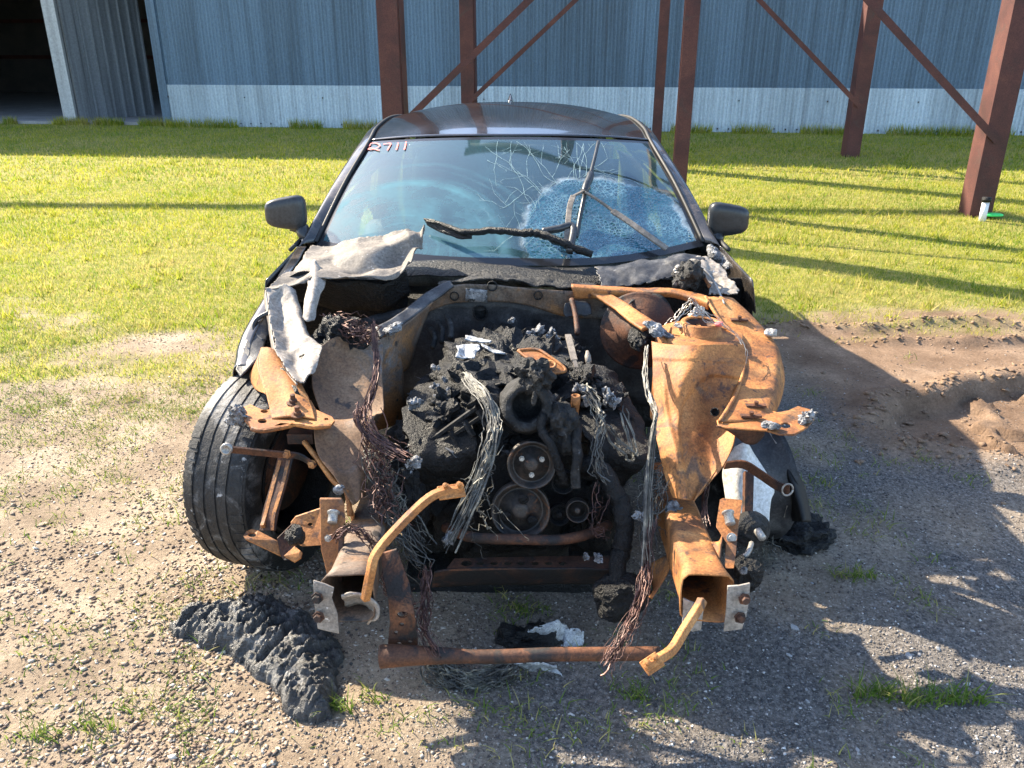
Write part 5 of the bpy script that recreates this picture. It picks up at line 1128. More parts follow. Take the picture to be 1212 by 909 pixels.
la_rows = [QL('c3', [(690, 470, 2.56), (770, 425, 2.57), (880, 425, 2.57), (1010, 430, 2.54)]),
                    QL('c3', [(655, 560, 2.50), (740, 530, 2.51), (860, 520, 2.50), (1012, 520, 2.46)]),
                    QL('c3', [(640, 640, 2.44), (740, 630, 2.45), (870, 620, 2.43), (1010, 620, 2.39)]),
                    QL('c3', [(660, 740, 2.36), (760, 730, 2.37), (880, 720, 2.36), (1010, 720, 2.32)]),
                    QL('c3', [(700, 850, 2.28), (800, 840, 2.29), (900, 830, 2.27), (1012, 810, 2.24)]),
                    QL('c6', [(705, 100, 2.20), (800, 90, 2.21), (910, 80, 2.19), (1005, 60, 2.16)]),
                    QL('c6', [(720, 250, 2.12), (810, 230, 2.13), (900, 220, 2.11), (990, 200, 2.08)]),
                    QL('c6', [(800, 370, 2.06), (860, 350, 2.07), (920, 330, 2.05), (975, 320, 2.03)]),
                    QL('c6', [(895, 510, 2.01), (910, 500, 2.01), (930, 480, 2.00), (955, 460, 2.0)])]
la = loft("inner_wing", swing(la_rows, (-0.04, 0.0, 0.05, 0.12), 0.6), M['rust_tan'], car, 48, 70, 0.004, 0.006, 6, 8)
tag(la, "grey and rust mottled inner wing panel on the left of the engine")
ed = MB(); ed.tube(cat_pts([p + Vector((0, -.003, -.002)) for p in QL('c6', [(650, 180, 2.17), (720, 270, 2.115), (800, 380, 2.06), (868, 440, 2.03), (885, 560, 2.0)])], 24), 0.008, 6); ed.build("panel_seam", M['rust'], la, True)
loft("panel_edge_web", [QL('c6', [(868, 440, 2.035), (885, 500, 2.01), (905, 560, 2.0)]), QL('c6', [(880, 440, 2.10), (890, 560, 2.06), (900, 640, 2.03)])], M['rust'], la, 10, 5, 0.004)
tl = MB(); tcl = Q('k6', 560, 590, 2.72); tl.lathe(tcl, (0, 0, 1), [(0.03, 0.02), (0.05, 0.022), (0.055, 0.004), (0.06, 0.0), (0.128, -0.006), (0.138, -0.010), (0.140, -0.018), (0.142, -0.07), (0.145, -0.074), (0.146, -0.2), (0.148, -0.3)], 48); tl.build("strut_tower", M['rust_grey'], car, True, solid=0.005)
tk = MB()
for k in range(5): wires(tk, [Q('k6', 230 + 30 * k, 380 + 40 * (k % 3), 2.66), Q('k6', 400 + 20 * k, 480 - 20 * (k % 2), 2.60), Q('k6', 560 + 30 * k, 520 + 15 * k, 2.56), Q('k6', 700, 560, 2.54)], 7, 0.02, 0.0016, 30 + k, 22, 0.6, 1.0)
tk.build("harness_on_tower", M['copper'], car)
lump("charred_box", Q('k6', 330, 640, 2.62), (0.10, 0.07, 0.08), M['char'], car, 0.5, 12, 9, 4)
# straps and brackets ahead of the left wheel
def strap(name, c, pts, wd, th, up, mat, par=car, n=16):
    m_ = MB(); q = cat_pts([Q(c, *p) for p in pts], n)
    for a, b in zip(q[:-1], q[1:]): m_.bar(a, b + (b - a) * .06, th, wd, up=up)
    return m_.build(name, mat, par)
s1 = strap("strap", 'c6', [(248, 222, 2.06), (400, 238, 2.08), (540, 252, 2.10), (630, 262, 2.11), (705, 312, 2.10)], 0.024, 0.006, (0, -0.4, 1), M['rust_dark'])
e_ = MB(); e_.lathe(Q('c6', 252, 222, 2.055), (0, -1, 0.2), [(0.017, -.004), (0.017, .006), (0.011, .008), (0.009, .002), (0, .002)], 14); e_.build("strap_eye", M['steel'], s1, True)
for a_, b2_ in ((560, 248), (690, 300)):
    e_ = MB(); bolt(e_, Q('c6', a_, b2_, 2.10), (0, -1, .3), .009, .012); e_.build("strap_bolt", M['rust'], s1)
st2 = strap("liner_strut", 'c6', [(555, 268, 2.11), (520, 400, 2.05), (480, 540, 1.99), (462, 640, 1.95)], 0.046, 0.006, (1, 0, 0.2), M['rust_dark'])
strap("strut_rib", 'c6', [(572, 285, 2.10), (540, 420, 2.04), (498, 560, 1.98), (490, 640, 1.95)], 0.010, 0.014, (1, 0, 0.2), M['rust'], st2)
strap("strut_rib", 'c6', [(530, 285, 2.105), (492, 420, 2.045), (455, 560, 1.985), (437, 620, 1.95)], 0.010, 0.014, (1, 0, 0.2), M['rust'], st2)
pl = MB(); pl.plate(QL('c6', [(338, 668, 1.86), (352, 645, 1.88), (380, 632, 1.89), (412, 640, 1.89), (512, 692, 1.87), (528, 768, 1.84), (350, 684, 1.85)]), [QL('c6', [(382 + 22 * math.cos(a), 662 + 12 * math.sin(a), 1.874 - 0.012 * math.sin(a)) for a in [k * math.pi / 5 for k in range(10)]])], 0.005, (0, 0.3, -1))
lb = pl.build("lamp_bracket", M['rust'], car)
MB().plate(QL('c6', [(510, 682, 1.86), (588, 606, 1.90), (600, 660, 1.89), (612, 790, 1.82), (545, 792, 1.82), (528, 765, 1.83)]), [], 0.005, (0, 1, 0)).build("bracket_fin", M['rust_dark'], lb)
MB().plate(QL('c6', [(580, 602, 1.92), (604, 572, 1.93), (735, 528, 1.93), (738, 715, 1.87), (640, 722, 1.87), (600, 700, 1.88)]), [QL('c6', [(680 + 15 * math.cos(a), 611 + 11 * math.sin(a), 1.913 - .003 * math.sin(a)) for a in [k * math.pi / 4 for k in range(8)]])], 0.005, (0, 1, 0.2)).build("bracket_web", M['rust'], lb)
lump("charred_bush", Q('c6', 602, 668, 1.84), (0.026, 0.024, 0.027), M['char'], lb, 0.35, 40, 2, 4)
MB().plate(QL('c6', [(545, 770, 1.825), (600, 720, 1.85), (640, 752, 1.83), (632, 780, 1.82), (600, 800, 1.815)]), [], 0.005, (0, .4, -1)).build("bracket_foot", M['rust'], lb)
pd = MB(); pd.plate(QL('c6', [(728, 480, 1.93), (838, 480, 1.93), (852, 500, 1.925), (860, 600, 1.89), (832, 642, 1.875), (832, 780, 1.83), (830, 905, 1.79), (775, 905, 1.79), (755, 820, 1.815), (735, 740, 1.84)]), [], 0.006, (0, 1, 0.3)); pdo = pd.build("rail_bracket", M['rust'], car, bevel=0.0015)
strap("bracket_edge", 'c6', [(842, 640, 1.872), (838, 780, 1.826), (836, 900, 1.788)], 0.012, 0.018, (1, 0, 0), M['rust_dark'], pdo)
b_ = MB(); q = Q('c6', 800, 545, 1.905); b_.lathe(q, (0.0, -.75, -.5), [(0.017, 0), (0.017, .005), (0.013, .006), (0.013, .03), (0.0125, .032), (0.0, .032)], 14); b_.build("bracket_stud", M['steel'], pdo, True)
b_ = MB(); bolt(b_, Q('c6', 772, 680, 1.855), (0, -1, .3), .007, .006); b_.build("bracket_rivet", M['steel'], pdo)
lump("melted_label", Q('c6', 832, 430, 2.03), (0.02, 0.01, 0.018), M['ash'], car, .4, 30, 3, 3)

# ---- left front tyre, steered, tread to the front
ts = R(-20)                                    # steer
tcn = Vector((-0.805, 2.49, 0.343)); ax = Matrix.Rotation(ts, 3, 'Z') @ Vector((-1, 0, 0))
prof = [(0.215, -0.085), (0.225, -0.10), (0.26, -0.118), (0.30, -0.120), (0.326, -0.114), (0.337, -0.100)]
for g in (-0.062, -0.021, 0.021, 0.062):
    prof += [(0.3435, g - 0.0045), (0.340, g - 0.0035), (0.340, g + 0.0035), (0.3435, g + 0.0045)]
prof += [(0.337, 0.100), (0.326, 0.114), (0.30, 0.120), (0.26, 0.118), (0.225, 0.10), (0.215, 0.085)]
tm = MB(); tm.lathe(tcn, ax, prof, 96)
pr = len(prof)
for k in range(len(tm.v)):
    p = Vector(tm.v[k]); rel = p - tcn; rr = (rel - ax * rel.dot(ax)).length
    if rr > 0.3:
        n_ = noise.noise(p * 9) * 0.006 + noise.noise(p * 30) * 0.002; p += (rel - ax * rel.dot(ax)).normalized() * n_
        if p.z < 0.004: p.z = 0.004
    tm.v[k] = tuple(p)
lw_ = tm.build("left_front_wheel", M['rubber'], car, True); lw_.data.set_sharp_from_angle(angle=R(28)); tag(lw_, "burnt black tyre turned outwards on the left")
bl_ = MB(); pa = ax.orthogonal().normalized(); pb = ax.cross(pa)
for k in range(64):
    a = 2 * math.pi * k / 64; rd = pa * math.cos(a) + pb * math.sin(a); tg = ax.cross(rd)
    for sgn in (-1, 1):
        c0 = tcn + ax * sgn * 0.088 + rd * 0.3318 + tg * sgn * 0.003
        rot = Matrix((ax, tg, rd)).transposed()
        bl_.box(c0, (0.020, 0.0115, 0.0075), rot @ Matrix.Rotation(sgn * 0.25, 3, 'Y'))
for k in range(len(bl_.v)):
    p = bl_.v[k]
    if p[2] < 0.003: bl_.v[k] = (p[0], p[1], 0.003)
tag(bl_.build("tread_block", M['rubber'], lw_), kind="stuff")
ri = MB(); ri.lathe(tcn, ax, [(0.218, -0.10), (0.205, -0.095), (0.195, -0.05), (0.19, 0.05), (0.215, 0.09), (0.21, 0.10), (0.18, 0.06), (0.06, 0.05), (0, 0.055)], 40); ri.build("rim", M['char'], lw_, True, solid=0.006)
br = MB(); br.lathe(tcn - ax * 0.02, ax, [(0.0, -0.03), (0.06, -0.03), (0.06, -0.01), (0.15, -0.01), (0.15, 0.014), (0.0, 0.014)], 32); br.build("brake_disc", M['rust_dark'], lw_, True)

# ---- front chassis rails
def rail(name, p0, p1, w0, w1, mat, up=(0, 0, 1), wall=0.004, flare=0.0):
    p0, p1 = Vector(p0), Vector(p1); d = (p1 - p0).normalized(); x = d.cross(Vector(up)).normalized(); z = x.cross(d)
    ns, nr = 12, 28; m_ = MB()
    for i in range(ns):
        t = i / (ns - 1); wd = w0[0] + (w1[0] - w0[0]) * t; ht = w0[1] + (w1[1] - w0[1]) * t
        f_ = flare * max(0, (t - 0.82) / 0.18) ** 2
        for k in range(nr):
            a = 2 * math.pi * k / nr; ca, sa = math.cos(a), math.sin(a); kk = (abs(ca) ** 7 + abs(sa) ** 7) ** (-1 / 7.0)
            q = p0.lerp(p1, t) + x * ca * kk * (wd / 2 + f_) + z * sa * kk * (ht / 2 + f_ * .6)
            m_.v.append(tuple(q + Vector(noise.noise_vector(q * 12)) * 0.004))
    for i in range(ns - 1):
        for k in range(nr): m_.f.append((i * nr + k, i * nr + (k + 1) % nr, (i + 1) * nr + (k + 1) % nr, (i + 1) * nr + k))
    return m_.build(name, mat, car, True, solid=wall), p1, d, x, z
rR, e1, d1_, x1, z1 = rail("chassis_rail", P(786, 568, 2.42), P(836, 708, 1.66), (0.105, 0.12), (0.10, 0.11), M['rust'], flare=0.012)
tag(rR, "orange rusted chassis rail end on the right")
rL, e0, d0_, x0, z0 = rail("chassis_rail", P(460, 572, 2.42), P(412, 708, 1.66), (0.105, 0.12), (0.10, 0.11), M['rust_grey'], flare=0.012)
tag(rL, "scorched grey chassis rail end on the left")
for s_, e, d, x, z, par, pts in ((1, e1, d1_, x1, z1, rR, [(742, 408), (800, 405), (858, 392), (852, 480), (838, 560), (815, 628), (722, 640), (735, 520)]), (-1, e0, d0_, x0, z0, rL, None)):
    m_ = MB(); nrm = Vector((0.35 * s_, -0.92, 0.1))
    if s_ > 0: poly = [Q('a3', a, b, 1.64) for a, b in pts]; bl = [Q('a3', 825, 470, 1.632), Q('a3', 803, 565, 1.632)]
    else: poly = [Q('a1', a, b, 1.64) for a, b in [(722, 180), (770, 195), (815, 214), (805, 260), (830, 330), (838, 418), (790, 408), (742, 396), (728, 290)]]; bl = [Q('a1', 742, 255, 1.632), Q('a1', 748, 340, 1.632)]
    m_.plate(poly, [], 0.006, (0, 1, 0)); o = m_.build("end_flange", M['melt_alu'], par, bevel=0.0015)
    for q in bl:
        b_ = MB(); bolt(b_, q, (0.1 * s_, -1, .2), .010, .016); b_.build("flange_bolt", M['rust_dark'], o)
m_ = MB(); m_.plate([Q('a3', a, b, 1.655) for a, b in [(515, 470), (560, 490), (620, 510), (605, 630), (560, 640), (510, 600)]], [], 0.005, (0, 1, 0)); m_.build("end_flange", M['melt_alu'], rR)
loft("crushed_lip", [QL('a1', [(850, 245, 1.64), (900, 235, 1.64), (980, 255, 1.65), (1018, 300, 1.65), (1005, 350, 1.65)]), QL('a1', [(870, 290, 1.70), (920, 280, 1.70), (970, 300, 1.70), (985, 340, 1.70), (960, 372, 1.68)])], M['melt_alu'], rL, 16, 8, 0.005, 0.006, 24, 3)
sp_ = MB(); sp_.tube(cat_pts([Q('r2', 180, 560, 2.10), Q('r2', 330, 500, 2.06), Q('r2', 470, 450, 2.06), Q('r2', 560, 430, 2.1)], 14), 0.004, 6); sp_.tube(cat_pts([Q('r2', 215, 620, 2.05), Q('r2', 350, 540, 2.02), Q('r2', 500, 470, 2.03)], 14), 0.003, 6); sp_.build("harness_tie", M['wire_grey'], rR)
# curved support tubes
def support(c, pts, r, mat):
    m_ = MB(); q = cat_pts([Q(*p) for p in pts], 26); m_.tube(q, [r * (0.85 if k > 3 else 0.75) for k in range(26)], 5); m_.bar(q[0] - (q[1] - q[0]) * .6, q[6], 0.036, 0.007, up=(0, -0.6, 0.8)); o = m_.build("support_tube", mat, car, False, bevel=0.002)
    for t in (1, 4):
        b_ = MB(); b_.lathe(q[t] + Vector((0, 0, r * .6)), (-0.05, -0.6, 0.8), [(0.011, 0), (0.011, .004), (0.006, .005), (0.006, .020), (0.0, .021)], 8); b_.build("tube_stud", mat, o)
    return o
tag(support('c7', [('c7', 408, 302, 1.74), ('c7', 330, 310, 1.73), ('c7', 250, 345, 1.71), ('c7', 120, 470, 1.67), ('c7', 20, 590, 1.63), ('a1', 980, 150, 1.61), ('a1', 958, 260, 1.62)], 0.0155, M['rust']), "bent orange support tube rising from the left rail")
tag(support('a3', [('a3', 318, 828, 1.46), ('a3', 380, 785, 1.48), ('a3', 455, 735, 1.52), ('a3', 520, 630, 1.57), ('a3', 590, 520, 1.61), ('a3', 610, 480, 1.63)], 0.0165, M['rust']), "bent orange support tube drooping from the right rail")
# right bracket plate with stud, horns behind it
pd = MB(); pd.plate([Q('r2', a, b, Y_) for a, b, Y_ in [(800, 285, 1.95), (830, 270, 1.955), (1030, 288, 1.95), (985, 560, 1.87), (965, 800, 1.80), (940, 980, 1.75), (850, 980, 1.75), (862, 700, 1.83), (760, 560, 1.87)]], [], 0.006, (0, 1, .3)); pdr = pd.build("rail_bracket", M['rust'], car, bevel=0.0015)
b_ = MB(); q = Q('r2', 878, 400, 1.90); b_.lathe(q, (0.05, -.8, -.5), [(0.017, 0), (0.017, .004), (0.0135, .005), (0.0135, .034), (0.012, .036), (0, .036)], 14); b_.build("bracket_stud", M['steel'], pdr, True)
b_ = MB(); bolt(b_, Q('r2', 915, 662, 1.835), (0, -1, .4), .009, .007, False); b_.build("bracket_rivet", M['steel'], pdr)
loft("bracket_cup", [QL('r2', [(660, 700, 1.86), (720, 708, 1.86), (790, 700, 1.85), (820, 640, 1.85)]), QL('r2', [(690, 820, 1.80), (740, 900, 1.79), (790, 900, 1.78), (810, 720, 1.80)])], M['rust'], pdr, 14, 8, 0.004)
hn = MB(); hc = Q('r1', 240, 655, 1.98); hn.lathe(hc, (0.15, -0.95, 0.25), [(0.0, -.03), (0.045, -.03), (0.052, -.01), (0.052, .008), (0.046, .014), (0.035, .016), (0.030, .028), (0.0, .032)], 26); hno = hn.build("horn", M['char_grey'], car, True)
MB().tube(cat_pts(QL('r1', [(238, 730, 1.92), (215, 790, 1.88), (175, 815, 1.88)]), 8), 0.007, 6).tube(QL('r1', [(270, 660, 1.93), (300, 705, 1.90)]), 0.011, 8).build("horn_clip", M['steel'], hno, True)
lump("horn", Q('a3', 825, 340, 1.86), (0.045, 0.04, 0.05), M['char'], car, 0.3, 22, 4, 4)
lump("ash_flake", Q('a3', 822, 325, 1.80), (0.009, 0.006, 0.011), M['ash'], car, 0.4, 60, 4, 3)

# ---- radiator support and crossmembers
lb_ = MB(); lb_.tube(cat_pts(QL('a2', [(38, 520, 1.70), (120, 515, 1.70), (300, 515, 1.69), (520, 520, 1.69), (800, 510, 1.69), (1050, 508, 1.70), (1290, 505, 1.70)]), 40), [0.030 - 0.012 * min(1, max(0, (k - 5) / 12.0)) for k in range(40)], 12)
lbo = lb_.build("radiator_support_tube", M['rust_dark'], car, True); tag(lbo, "rusty tube of the lower radiator support close to the ground")
vb = MB(); ho_ = [QL('a2', [(cx + rx * math.cos(a), cy + ry * math.sin(a), 1.74) for a in [k * math.pi / 5 for k in range(10)]]) for cx, cy, rx, ry in ((138, 332, 26, 15), (134, 376, 12, 8), (108, 412, 10, 9), (122, 462, 14, 6), (172, 455, 10, 8))]
vb.plate(QL('a2', [(70, 490, 1.74), (82, 360, 1.74), (75, 270, 1.76), (50, 150, 1.80), (40, 60, 1.84), (110, 40, 1.84), (170, 200, 1.79), (190, 330, 1.74), (205, 400, 1.74), (205, 490, 1.74)]), ho_, 0.007, (0, 1, 0))
vb.build("support_plate", M['rust_dark'], car, bevel=0.002)
loft("support_brace", [QL('a3', [(330, 300, 2.0), (360, 420, 1.92), (330, 460, 1.86)]), QL('a3', [(470, 230, 1.98), (430, 340, 1.9), (350, 470, 1.84)])], M['rust'], car, 10, 10, 0.005)
cm = MB(); zc_ = 0.262; hl = []
for k, cx in enumerate((425, 487, 548, 610, 670, 732, 793, 855)):
    rx, ry = (26, 15) if k == 0 else (18, 10); hl.append([QZ('c7', cx + rx * math.cos(a), 630 + ry * math.sin(a), zc_) for a in [i * math.pi / 6 for i in range(12)]])
cm.plate([QZ('c7', a, b, zc_) for a, b in [(330, 660), (370, 610), (520, 605), (900, 598), (1080, 600), (1120, 655), (700, 652)]], hl, 0.005, (0, 0, -1))
cmo = cm.build("front_crossmember", M['rust_dark'], car); tag(cmo, "rusty crossmember with a row of round holes below the engine")
loft("crossmember_face", [[QZ('c7', a, b, zc_) for a, b in [(280, 668), (400, 655), (700, 652), (1000, 654), (1130, 660)]], [QZ('c7', a, b, .235) for a, b in [(280, 690), (400, 680), (700, 676), (1000, 678), (1130, 684)]], [QZ('c7', a, b, 0.17) for a, b in [(270, 735), (400, 728), (700, 722), (1000, 720), (1130, 725)]]], M['rust_black'], cmo, 30, 8, 0.006, 0.003, 14, 2)
MB().box(Q('c7', 640, 640, 2.25) + Vector((0, 0.1, -0.10)), (0.36, 0.10, 0.05)).build("sump_guard", M['char'], car)
sb = MB(); sb.tube(cat_pts([Q('c7', a, b, Y_) for a, b, Y_ in [(330, 470, 2.16), (420, 508, 2.08), (520, 520, 2.05), (700, 525, 2.04), (850, 525, 2.05), (970, 500, 2.08), (1060, 460, 2.16)]], 36), 0.016, 10); tag(sb.build("anti_roll_bar", M['rust_dark'], car, True), "curved rusty bar across the front of the engine")

# ---- engine
eng = superbox("engine", (0.02, 2.60, 0.42), (0.24, 0.40, 0.20), M['char'], car, 5, None, 4); tag(eng, "charred black engine packed with burnt hoses and wires")
Lr = Matrix.Rotation(R(-38), 3, 'Y'); Rr = Matrix.Rotation(R(38), 3, 'Y')
vc = loft("valve_cover", [QL('c4', [(190, 560, 2.62), (285, 528, 2.62), (390, 545, 2.56)]), QL('c4', [(135, 640, 2.46), (262, 612, 2.46), (415, 615, 2.40)]), QL('c4', [(105, 715, 2.34), (250, 712, 2.33), (432, 690, 2.30)]), QL('c4', [(108, 800, 2.25), (235, 825, 2.23), (425, 785, 2.22)]), QL('c4', [(140, 905, 2.19), (262, 940, 2.16), (432, 890, 2.17)]), QL('c7', [(160, 260, 2.20), (280, 270, 2.20), (430, 230, 2.22)])], M['char'], eng, 44, 60, 0.02, 0.014, 14, 2)
vc2 = loft("valve_cover", [QL('c4', [(870, 500, 2.58), (960, 505, 2.58), (1055, 560, 2.56)]), QL('c4', [(850, 600, 2.42), (980, 605, 2.42), (1110, 665, 2.40)]), QL('c4', [(865, 700, 2.30), (1005, 715, 2.29), (1175, 780, 2.28)]), QL('c4', [(900, 800, 2.21), (1025, 820, 2.20), (1190, 860, 2.20)]), QL('c4', [(930, 900, 2.16), (1050, 915, 2.15), (1170, 930, 2.15)]), QL('c7', [(900, 230, 2.18), (1010, 250, 2.18), (1130, 260, 2.2)])], M['char'], eng, 44, 60, 0.02, 0.014, 14, 5)
for k in range(5):
    a = Q('c4', 190 + 62 * k, 895 - 48 * k, 2.20); MB().bar(a, a + Vector((0.028, -.02, -0.04)), 0.014, 0.012).build("cover_rib", M['char_grey'], eng)
MB().bar(Q('c4', 150, 890, 2.22), Q('c4', 430, 690, 2.22), 0.014, 0.010).bar(Q('c4', 170, 920, 2.20), Q('c4', 450, 730, 2.20), 0.012, 0.010).build("cover_rib", M['char_grey'], eng)
def crumple(name, c0, ux, uy, mat, seed, par, th=0.006, wob=0.02, nu=26, nv=14, fr=16):
    rows = []
    for a in (-1, -.33, .33, 1):
        rows.append([c0 + ux * b + uy * a + Vector((0, 0, -0.05 * (abs(b) ** 3) * ux.length / .15)) for b in (-1, -.5, 0, .5, 1)])
    return loft(name, rows, mat, par, nu, nv, th, wob, fr, seed, ragged=0.14, smooth=True)
lump("intake_core", Q('c4', 600, 470, 2.60) + Vector((0, 0, -.075)), (0.24, 0.36, 0.10), M['char'], eng, 0.22, 9, 21, 5, None, 3, 0.2)
for k, (x_, y_, Y_, rx, ry) in enumerate(((560, 372, 2.88, .20, .05), (640, 352, 2.92, .16, .05), (760, 372, 2.84, .13, .05), (520, 418, 2.74, .18, .06), (700, 420, 2.66, .16, .06), (800, 455, 2.58, .11, .06), (500, 470, 2.60, .16, .06), (610, 470, 2.56, .14, .05), (720, 480, 2.52, .12, .06), (420, 490, 2.58, .10, .08), (560, 520, 2.46, .13, .05), (330, 470, 2.66, .10, .08), (260, 545, 2.54, .10, .08), (880, 530, 2.46, .08, .07), (960, 590, 2.42, .08, .07), (520, 570, 2.36, .08, .05), (330, 600, 2.42, .12, .07), (230, 660, 2.36, .09, .07), (1020, 680, 2.36, .08, .08), (930, 650, 2.34, .07, .06))):
    if x_ < 440: continue
    rx *= 0.82; an = R((k * 47) % 36 - 18); crumple("manifold_layer", Q('c4', x_, y_ + 6, Y_), Vector((math.cos(an), math.sin(an), 0.12 * math.sin(k))) * rx, Vector((-math.sin(an), math.cos(an), -0.2)) * ry, M['char_grey'] if k % 4 == 1 else M['char'], k + .5, eng, 0.010, 0.009)
for k in range(12):
    rk = random.Random(100 + k); lump("char_clump", Q('c4', rk.uniform(150, 1080), rk.uniform(500, 880), rk.uniform(2.24, 2.34)) + Vector((0, .03, 0)), (rk.uniform(.02, .05), .04, rk.uniform(.012, .03)), M['char_grey'] if k % 4 == 0 else M['char'], eng, 1.0, 22, k, 4, Matrix.Rotation(rk.uniform(-.8, .8), 3, 'Y'), 2, 0.7)
# loose flakes of burnt trim all over the engine
fk = MB(); rk = random.Random(77)
for k in range(420):
    y_ = rk.uniform(375, 900); f_ = min(1, max(0, (y_ - 375) / 260)); x_ = rk.uniform(470 - 360 * f_, 800 + 300 * f_); Y_ = 2.92 - (y_ - 350) / 550 * 0.74 + rk.uniform(-.03, .02)
    c0 = Q('c4', x_, y_, Y_); l_, w_ = rk.uniform(.006, .03), rk.uniform(.003, .010); a = rk.uniform(0, 6.28)
    ux = Vector((math.cos(a), math.sin(a) * .7, rk.uniform(-.6, .6))) * l_; uy = Vector((-math.sin(a), math.cos(a), rk.uniform(-.3, .6))) * w_; nn = ux.cross(uy).normalized() * rk.uniform(.002, .008)
    fk.add([c0 - ux - uy, c0 - ux * .2 - uy * 1.1 + nn, c0 + ux - uy * .4, c0 + ux * .8 + uy * .8, c0 + nn * .5 + uy * .7, c0 - ux * .9 + uy], [(0, 1, 4, 5), (1, 2, 3, 4)])
fk.build("char_flakes", M['flake'], eng, solid=0.0015)["kind"] = "stuff"
lump("front_cover", Q('c7', 640, 330, 2.24) + Vector((0, .05, 0)), (0.16, 0.08, 0.20), M['char'], eng, 0.08, 10, 4, 5, None, 5, 0.05)
lump("oil_pan", Q('c7', 640, 560, 2.3) + Vector((0, .1, -.02)), (0.18, 0.16, 0.09), M['char'], eng, 0.1, 8, 4, 4, None, 5)
lump("gap_filler", Q('c7', 380, 430, 2.30), (0.075, 0.07, 0.10), M['char'], eng, 0.15, 12, 16, 4, None, 4, 0.1)  # dark lump added to plug a gap where sunlit ground showed through
lump("side_mass", Q('c7', 290, 420, 2.40), (0.09, 0.08, 0.12), M['char'], eng, 0.25, 12, 17, 4, None, 3, 0.2)
lump("side_mass", Q('c7', 230, 200, 2.36), (0.10, 0.14, 0.16), M['char'], eng, 0.35, 12, 14, 4, None, 3, 0.3)
lump("side_mass", Q('c7', 960, 330, 2.34), (0.10, 0.12, 0.14), M['char'], eng, 0.35, 12, 15, 4, None, 3, 0.3)
# throttle body
th = MB(); tcx = Q('c4', 660, 690, 2.16); axd = Vector((0.0, -0.94, 0.34))
th.lathe(tcx, axd, [(0.085, -0.12), (0.082, -0.03), (0.072, 0.0), (0.066, 0.008), (0.050, 0.010), (0.044, 0.0), (0.043, -0.09), (0, -0.092)], 36)
for k in range(len(th.v)):
    p = Vector(th.v[k]); p += Vector(noise.noise_vector(p * 45)) * 0.005; th.v[k] = tuple(p)
tho = th.build("throttle_body", M['char_grey'], eng, True); tag(tho, "open round throttle body, a black hole in the engine's middle")
lump("ash_crust", Q('c4', 690, 550, 2.20), (0.045, 0.04, 0.05), M['char_grey'], eng, 0.5, 22, 6, 4, None, 2, 0.3)
lump("ash_crust", Q('c4', 690, 650, 2.12), (0.008, 0.008, 0.022), M['char_grey'], eng, 0.4, 40, 7, 3)
# pulleys
def pulley(name, c, r, ax_, mat, bolts=None, hole=False, seed=0):
    m_ = MB(); pf = [(r * .9, -.035), (r, -.033), (r, -.024), (r * .93, -.02), (r * .93, -.016), (r, -.012), (r, 0.0), (r * .94, 0.002), (r * .90, -.004), (r * .86, -.006), (r * .80, -.024), (r * .72, -.027), (r * .70, -.022), (r * .34, -.020), (r * .30, -.008), (r * .18, -.004), (0, -.006)]
    m_.lathe(c, ax_, pf, 40); o = m_.build(name, mat, eng, True); a_ = Vector(ax_).normalized(); u_ = a_.orthogonal().normalized(); v_ = a_.cross(u_)
    if bolts:
        for an in bolts:
            b_ = MB(); bolt(b_, Vector(c) + a_ * -.022 + (u_ * math.cos(an) + v_ * math.sin(an)) * r * .46, a_, .0058, .010); b_.build("pulley_bolt", M['steel'], o)
    return o
pax = (0.02, -0.96, 0.26)
def up_angle(ax_, deg):
    a_ = Vector(ax_).normalized(); u_ = a_.orthogonal().normalized(); v_ = a_.cross(u_); d = Vector((math.cos(R(deg)), 0, math.sin(R(deg)))); return math.atan2(d.dot(v_), d.dot(u_))
pulley("water_pump_pulley", Q('c7', 718, 193, 2.11), 0.072, pax, M['pulley'], [up_angle(pax, g) for g in (150, 25, 270)])
cp = pulley("crank_pulley", Q('c7', 668, 402, 2.09), 0.088, pax, M['pulley'])
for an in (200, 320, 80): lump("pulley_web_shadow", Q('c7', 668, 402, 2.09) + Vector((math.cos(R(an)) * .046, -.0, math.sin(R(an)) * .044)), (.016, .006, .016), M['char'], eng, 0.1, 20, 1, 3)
pulley("idler_pulley", Q('c7', 860, 270, 2.10), 0.035, pax, M['char'])
pulley("idler_pulley", Q('c7', 924, 400, 2.06), 0.034, pax, M['pulley'])
pulley("idler_pulley", Q('c7', 842, 418, 2.09), 0.032, pax, M['char'])
# hoses, rods, plugs
def hose(name, c, pts, r, mat, n=24, seed=0):
    m_ = MB(); q = cat_pts([Q(c, *p) for p in pts], n); q = [p + Vector(noise.noise_vector(p * 25 + Vector((seed, 0, 0)))) * r * .35 for p in q]
    m_.tube(q, [r * (0.85 + 0.3 * abs(noise.noise(Vector((k * .5, seed, 3))))) for k in range(n)], 9); return m_.build(name, mat, eng, True)
hose("hose", 'e4', [(600, 240, 2.24), (500, 380, 2.15), (490, 480, 2.12), (560, 600, 2.09), (620, 740, 2.08), (650, 840, 2.08)], 0.015, M['char'], 30, 1)
hose("hose", 'e4', [(740, 440, 2.16), (745, 540, 2.12), (745, 650, 2.09), (740, 780, 2.07), (735, 880, 2.06)], 0.017, M['char_grey'], 26, 2)
hose("radiator_hose", 'c7', [(940, 180, 2.16), (1030, 220, 2.10), (1095, 320, 2.06), (1130, 450, 2.02), (1115, 580, 1.98), (1090, 720, 1.92)], 0.030, M['char'], 34, 3)
lump("charred_housing", Q('c7', 1115, 785, 1.90), (0.075, 0.05, 0.06), M['char'], eng, 0.3, 14, 8, 4, None, 3)
